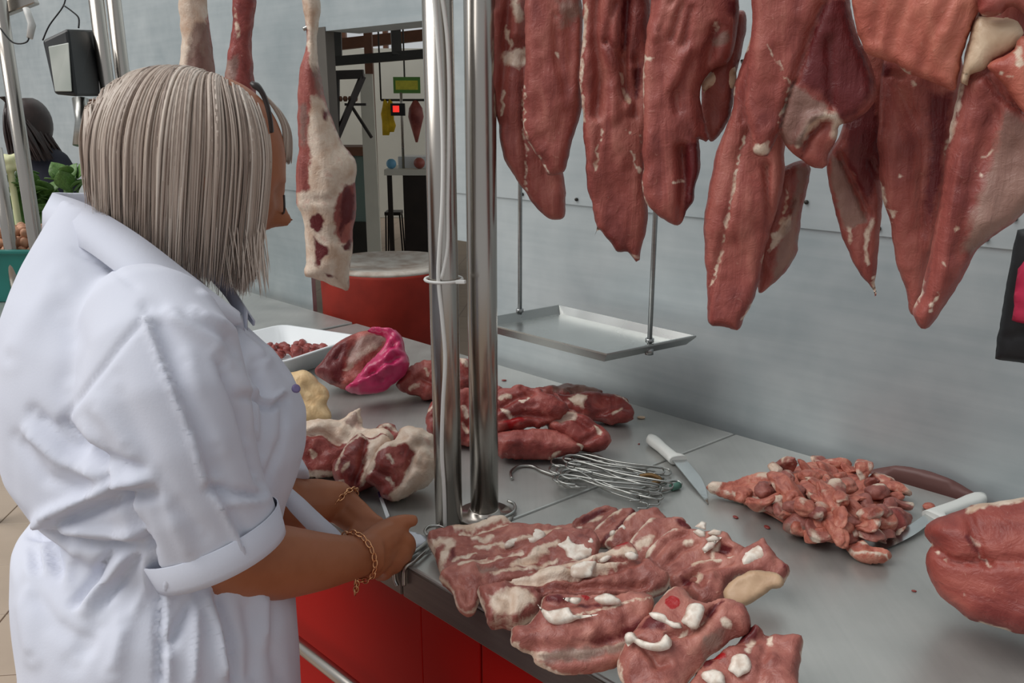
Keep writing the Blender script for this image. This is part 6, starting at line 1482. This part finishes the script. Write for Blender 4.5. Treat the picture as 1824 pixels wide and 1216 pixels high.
# white tie band between the arms
def ribbon(name, pts, wpx, mat, th=.0012, parent=None):
    L, Rr = [], []
    P_ = np.array([D(*p[:3]) for p in pts]); P_ = smooth_open(P_, 6); w_ = np.interp(np.linspace(0, len(pts) - 1, len(P_)), range(len(pts)), [p[3] for p in pts])
    tg = np.gradient(P_, axis=0); v, f = [], []
    for i, p in enumerate(P_):
        s_ = unit(np.cross(tg[i], CAMP - p + np.array([.2, 0, .4]))) * w_[i] / 2
        v += [p - s_, p + s_]
        if i: f.append((2 * i - 2, 2 * i - 1, 2 * i + 1, 2 * i))
    o = mesh_obj(name, v, f, mat); sd = o.modifiers.new('s', 'SOLIDIFY'); sd.thickness = th; sd.offset = 0
    return adopt(o, parent) if parent else o
ribbon('tie_band', [(486, 858, 1.10, .016), (503, 872, 1.10, .018), (530, 900, 1.10, .024), (560, 930, 1.11, .026), (590, 955, 1.12, .024), (606, 975, 1.12, .022)], 0, 'white_cotton', parent=woman)
# ------------------------------------------------------------------ dark-haired person and produce at the neighbouring stall
b = MB(); PD = 3.5
def prow(py, l_, r_, d=PD):
    c = D((l_ + r_) / 2, py, d); w = (r_ - l_) / 2 * d / FPX
    return [c + np.array([w * math.cos(a), .75 * w * math.sin(a), 0]) for a in np.linspace(0, 2 * math.pi, 20, False)]
rowsP = [(262, 66, 96), (275, 52, 118), (300, 44, 132), (340, 40, 138), (400, 42, 140), (470, 46, 140), (560, 40, 146)]
rl = [prow(*r) for r in rowsP]
cx_, cy_ = np.mean(rl[-1], axis=0)[:2]
rl += [[(cx_ + .12 * math.cos(a), cy_ + .1 * math.sin(a), z) for a in np.linspace(0, 2 * math.pi, 20, False)] for z in (.55, .3, .05, .0)]
b.loft(rl[::-1])
V, F, ed = remesh(b, .012, 3, .5)
p2 = empty('person', (cx_, cy_, 0)); tag(p2, 'dark-haired person in navy clothes bending at the neighbouring stall', 'person')
adopt(mesh_obj('clothes', V, F, 'navy_cloth'), p2)
hb = MB(); hc = D(60, 226, PD); hb.ell(hc, .065, .08, .095, 18, 14); hb.tube([hc + [0, 0, -.06], D(80, 270, PD)], .05, 12)
V, F, ed = remesh(hb, .01, 3, .5); adopt(mesh_obj('body', V, F, 'skin'), p2)
rn = np.random.RandomState(3); hl = []
HCC_keep = HCC
for i in range(260):
    s = rn.rand(); y_ = rn.uniform(-.09, .09)
    a = rn.uniform(.3, 1.0)
    q = [hc + np.array([-.07 + .02 * rn.rand() + .0, y_ * .6 - .04, .118])]
    tx = rn.uniform(-.05, .115)
    for k in range(1, 11):
        f = k / 10
        q.append(hc + np.array([-.06 + (tx + .06) * f ** .8, y_ * (.6 + .4 * f) - .075 * math.sin(min(1, f * 1.6) * 1.57), .118 - .24 * f ** 1.25 - .012 * rn.rand()]))
    hl.append(np.array(q))
adopt(MB().ell(hc + np.array([0, -.012, .012]), .074, .098, .106, 18, 14).build('hair_underlayer', 'dark_hair', None, True), p2)
lock_mesh(hl, rn.uniform(.004, .009, 260), rn.rand(260), 'hair', 'dark_hair', p2, 4, .6, 12)
# crate of nuts
KD = 2.62; k0 = D(-70, 452, KD); k1 = D(82, 452, KD); zc = k0[2]
root = empty('produce_crate', ((k0[0] + k1[0]) / 2, k0[1] + .12, CZ)); tag(root, 'teal plastic crate of brown nuts behind the steel posts', 'crate')
def crate_loop(i, z): return [(k0[0] + i, k0[1] + i, z), (k1[0] - i, k0[1] + i, z), (k1[0] - i, k0[1] + .26 - i, z), (k0[0] + i, k0[1] + .26 - i, z)]
adopt(MB().loft([crate_loop(.02, CZ + .001), crate_loop(0, zc), crate_loop(-.008, zc), crate_loop(-.008, zc + .012), crate_loop(.012, zc + .012), crate_loop(.03, zc - .03)]).build('crate_body', 'teal_plastic', None, False, bevel=.003), root)
rn = random.Random(8)
bm = bmesh.new(); bmesh.ops.create_icosphere(bm, subdivisions=2, radius=1)
co = np.array([v.co[:] for v in bm.verts]); co = co * (1 + .12 * fbm(co, 1.6, 3, 2))[:, None] * [.019, .016, .016]; fs = [[v.index for v in f.verts] for f in bm.faces]; bm.free()
nut0 = None
for iy in range(4):
    for ix in range(9):
        for iz in range(3):
            if abs(ix - 4) > 4.2 - iz * .9 or (iy not in (0, 1) and iz < 2 and ix not in (7, 8)): continue
            x = k0[0] + .035 + ix * .026 + rn.uniform(-.004, .004) + .006 * (iz % 2); y = k0[1] + .05 + iy * .04 + iz * .012; z = zc - .002 + iz * .028 + rn.uniform(-.003, .003)
            if x > k1[0] - .03: continue
            if nut0 is None: o = nut0 = mesh_obj('nut', co, fs, 'nut_brown')
            else: o = nut0.copy(); COL.objects.link(o)
            o.location = (x, y, z); o.rotation_euler = (rn.uniform(0, 3), rn.uniform(0, 3), rn.uniform(0, 3))
            tag(o, 'round brown nut heaped in the teal crate', 'nut', 'nuts in the teal crate')
# leafy bunches and a pale cauliflower behind the crate
def leafy(px, py, dep, n, label, sd, spread=.09):
    r = random.Random(sd); p = D(px, py, dep); root = empty('leafy_bunch', (p[0], p[1], CZ)); tag(root, label, 'greens', 'leafy greens at the neighbouring stall')
    adopt(MB().tube([(p[0], p[1], CZ), (p[0], p[1], CZ + .12), (p[0], p[1], p[2])], [.03, .022, .014], 8).build('stem', 'leaf_green', None, True), root)
    v = []; f = []
    for i in range(7):
        t_ = i / 6; w = math.sin(math.pi * min(1, t_ * .93 + .07)) * .42
        v += [(-w, t_, .12 * math.sin(t_ * 3)), (0, t_, .12 * math.sin(t_ * 3) - .06), (w, t_, .12 * math.sin(t_ * 3))]
        if i: f += [(3 * i - 3, 3 * i - 2, 3 * i + 1, 3 * i), (3 * i - 2, 3 * i - 1, 3 * i + 2, 3 * i + 1)]
    l0 = None
    for i in range(n):
        if l0 is None:
            o = l0 = mesh_obj('leaf', v, f, 'leaf_green'); sd_ = o.modifiers.new('s', 'SOLIDIFY'); sd_.thickness = .02
        else: o = l0.copy(); COL.objects.link(o)
        s = r.uniform(.05, .085); o.scale = (s, s, s)
        o.rotation_euler = (r.uniform(.1, 1.2), r.uniform(-.4, .4), r.uniform(0, 6.28))
        o.location = (p[0] + r.uniform(-1, 1) * spread * .5, p[1] + r.uniform(-1, 1) * spread * .4, p[2] - r.uniform(0, spread))
        o.parent = root; o.matrix_parent_inverse = Matrix.Translation(root.location).inverted()
leafy(24, 318, 2.9, 18, 'bunch of broad green leaves behind the nut crate', 1, .11)
leafy(72, 335, 2.95, 16, 'bunch of small green leaves between the post and the white collar', 2, .10)
leafy(118, 312, 2.9, 12, 'sprig of grey-green leaves against the navy clothes', 3, .06)
m = MB(); rr = random.Random(2); p = D(16, 288, 2.85)
for i in range(14):
    m.ell((p[0] + rr.uniform(-.025, .025), p[1] + rr.uniform(-.02, .02), p[2] + rr.uniform(-.02, .022)), .018, .018, .016, 10, 8)
m.tube([(p[0], p[1], CZ), (p[0], p[1], p[2])], .012, 8)
V, F, ed = remesh(m, .005, 2, .4); tag(mesh_obj('cauliflower', V, F, 'flower_cream'), 'small pale yellow flower head above the green leaves', 'vegetable')
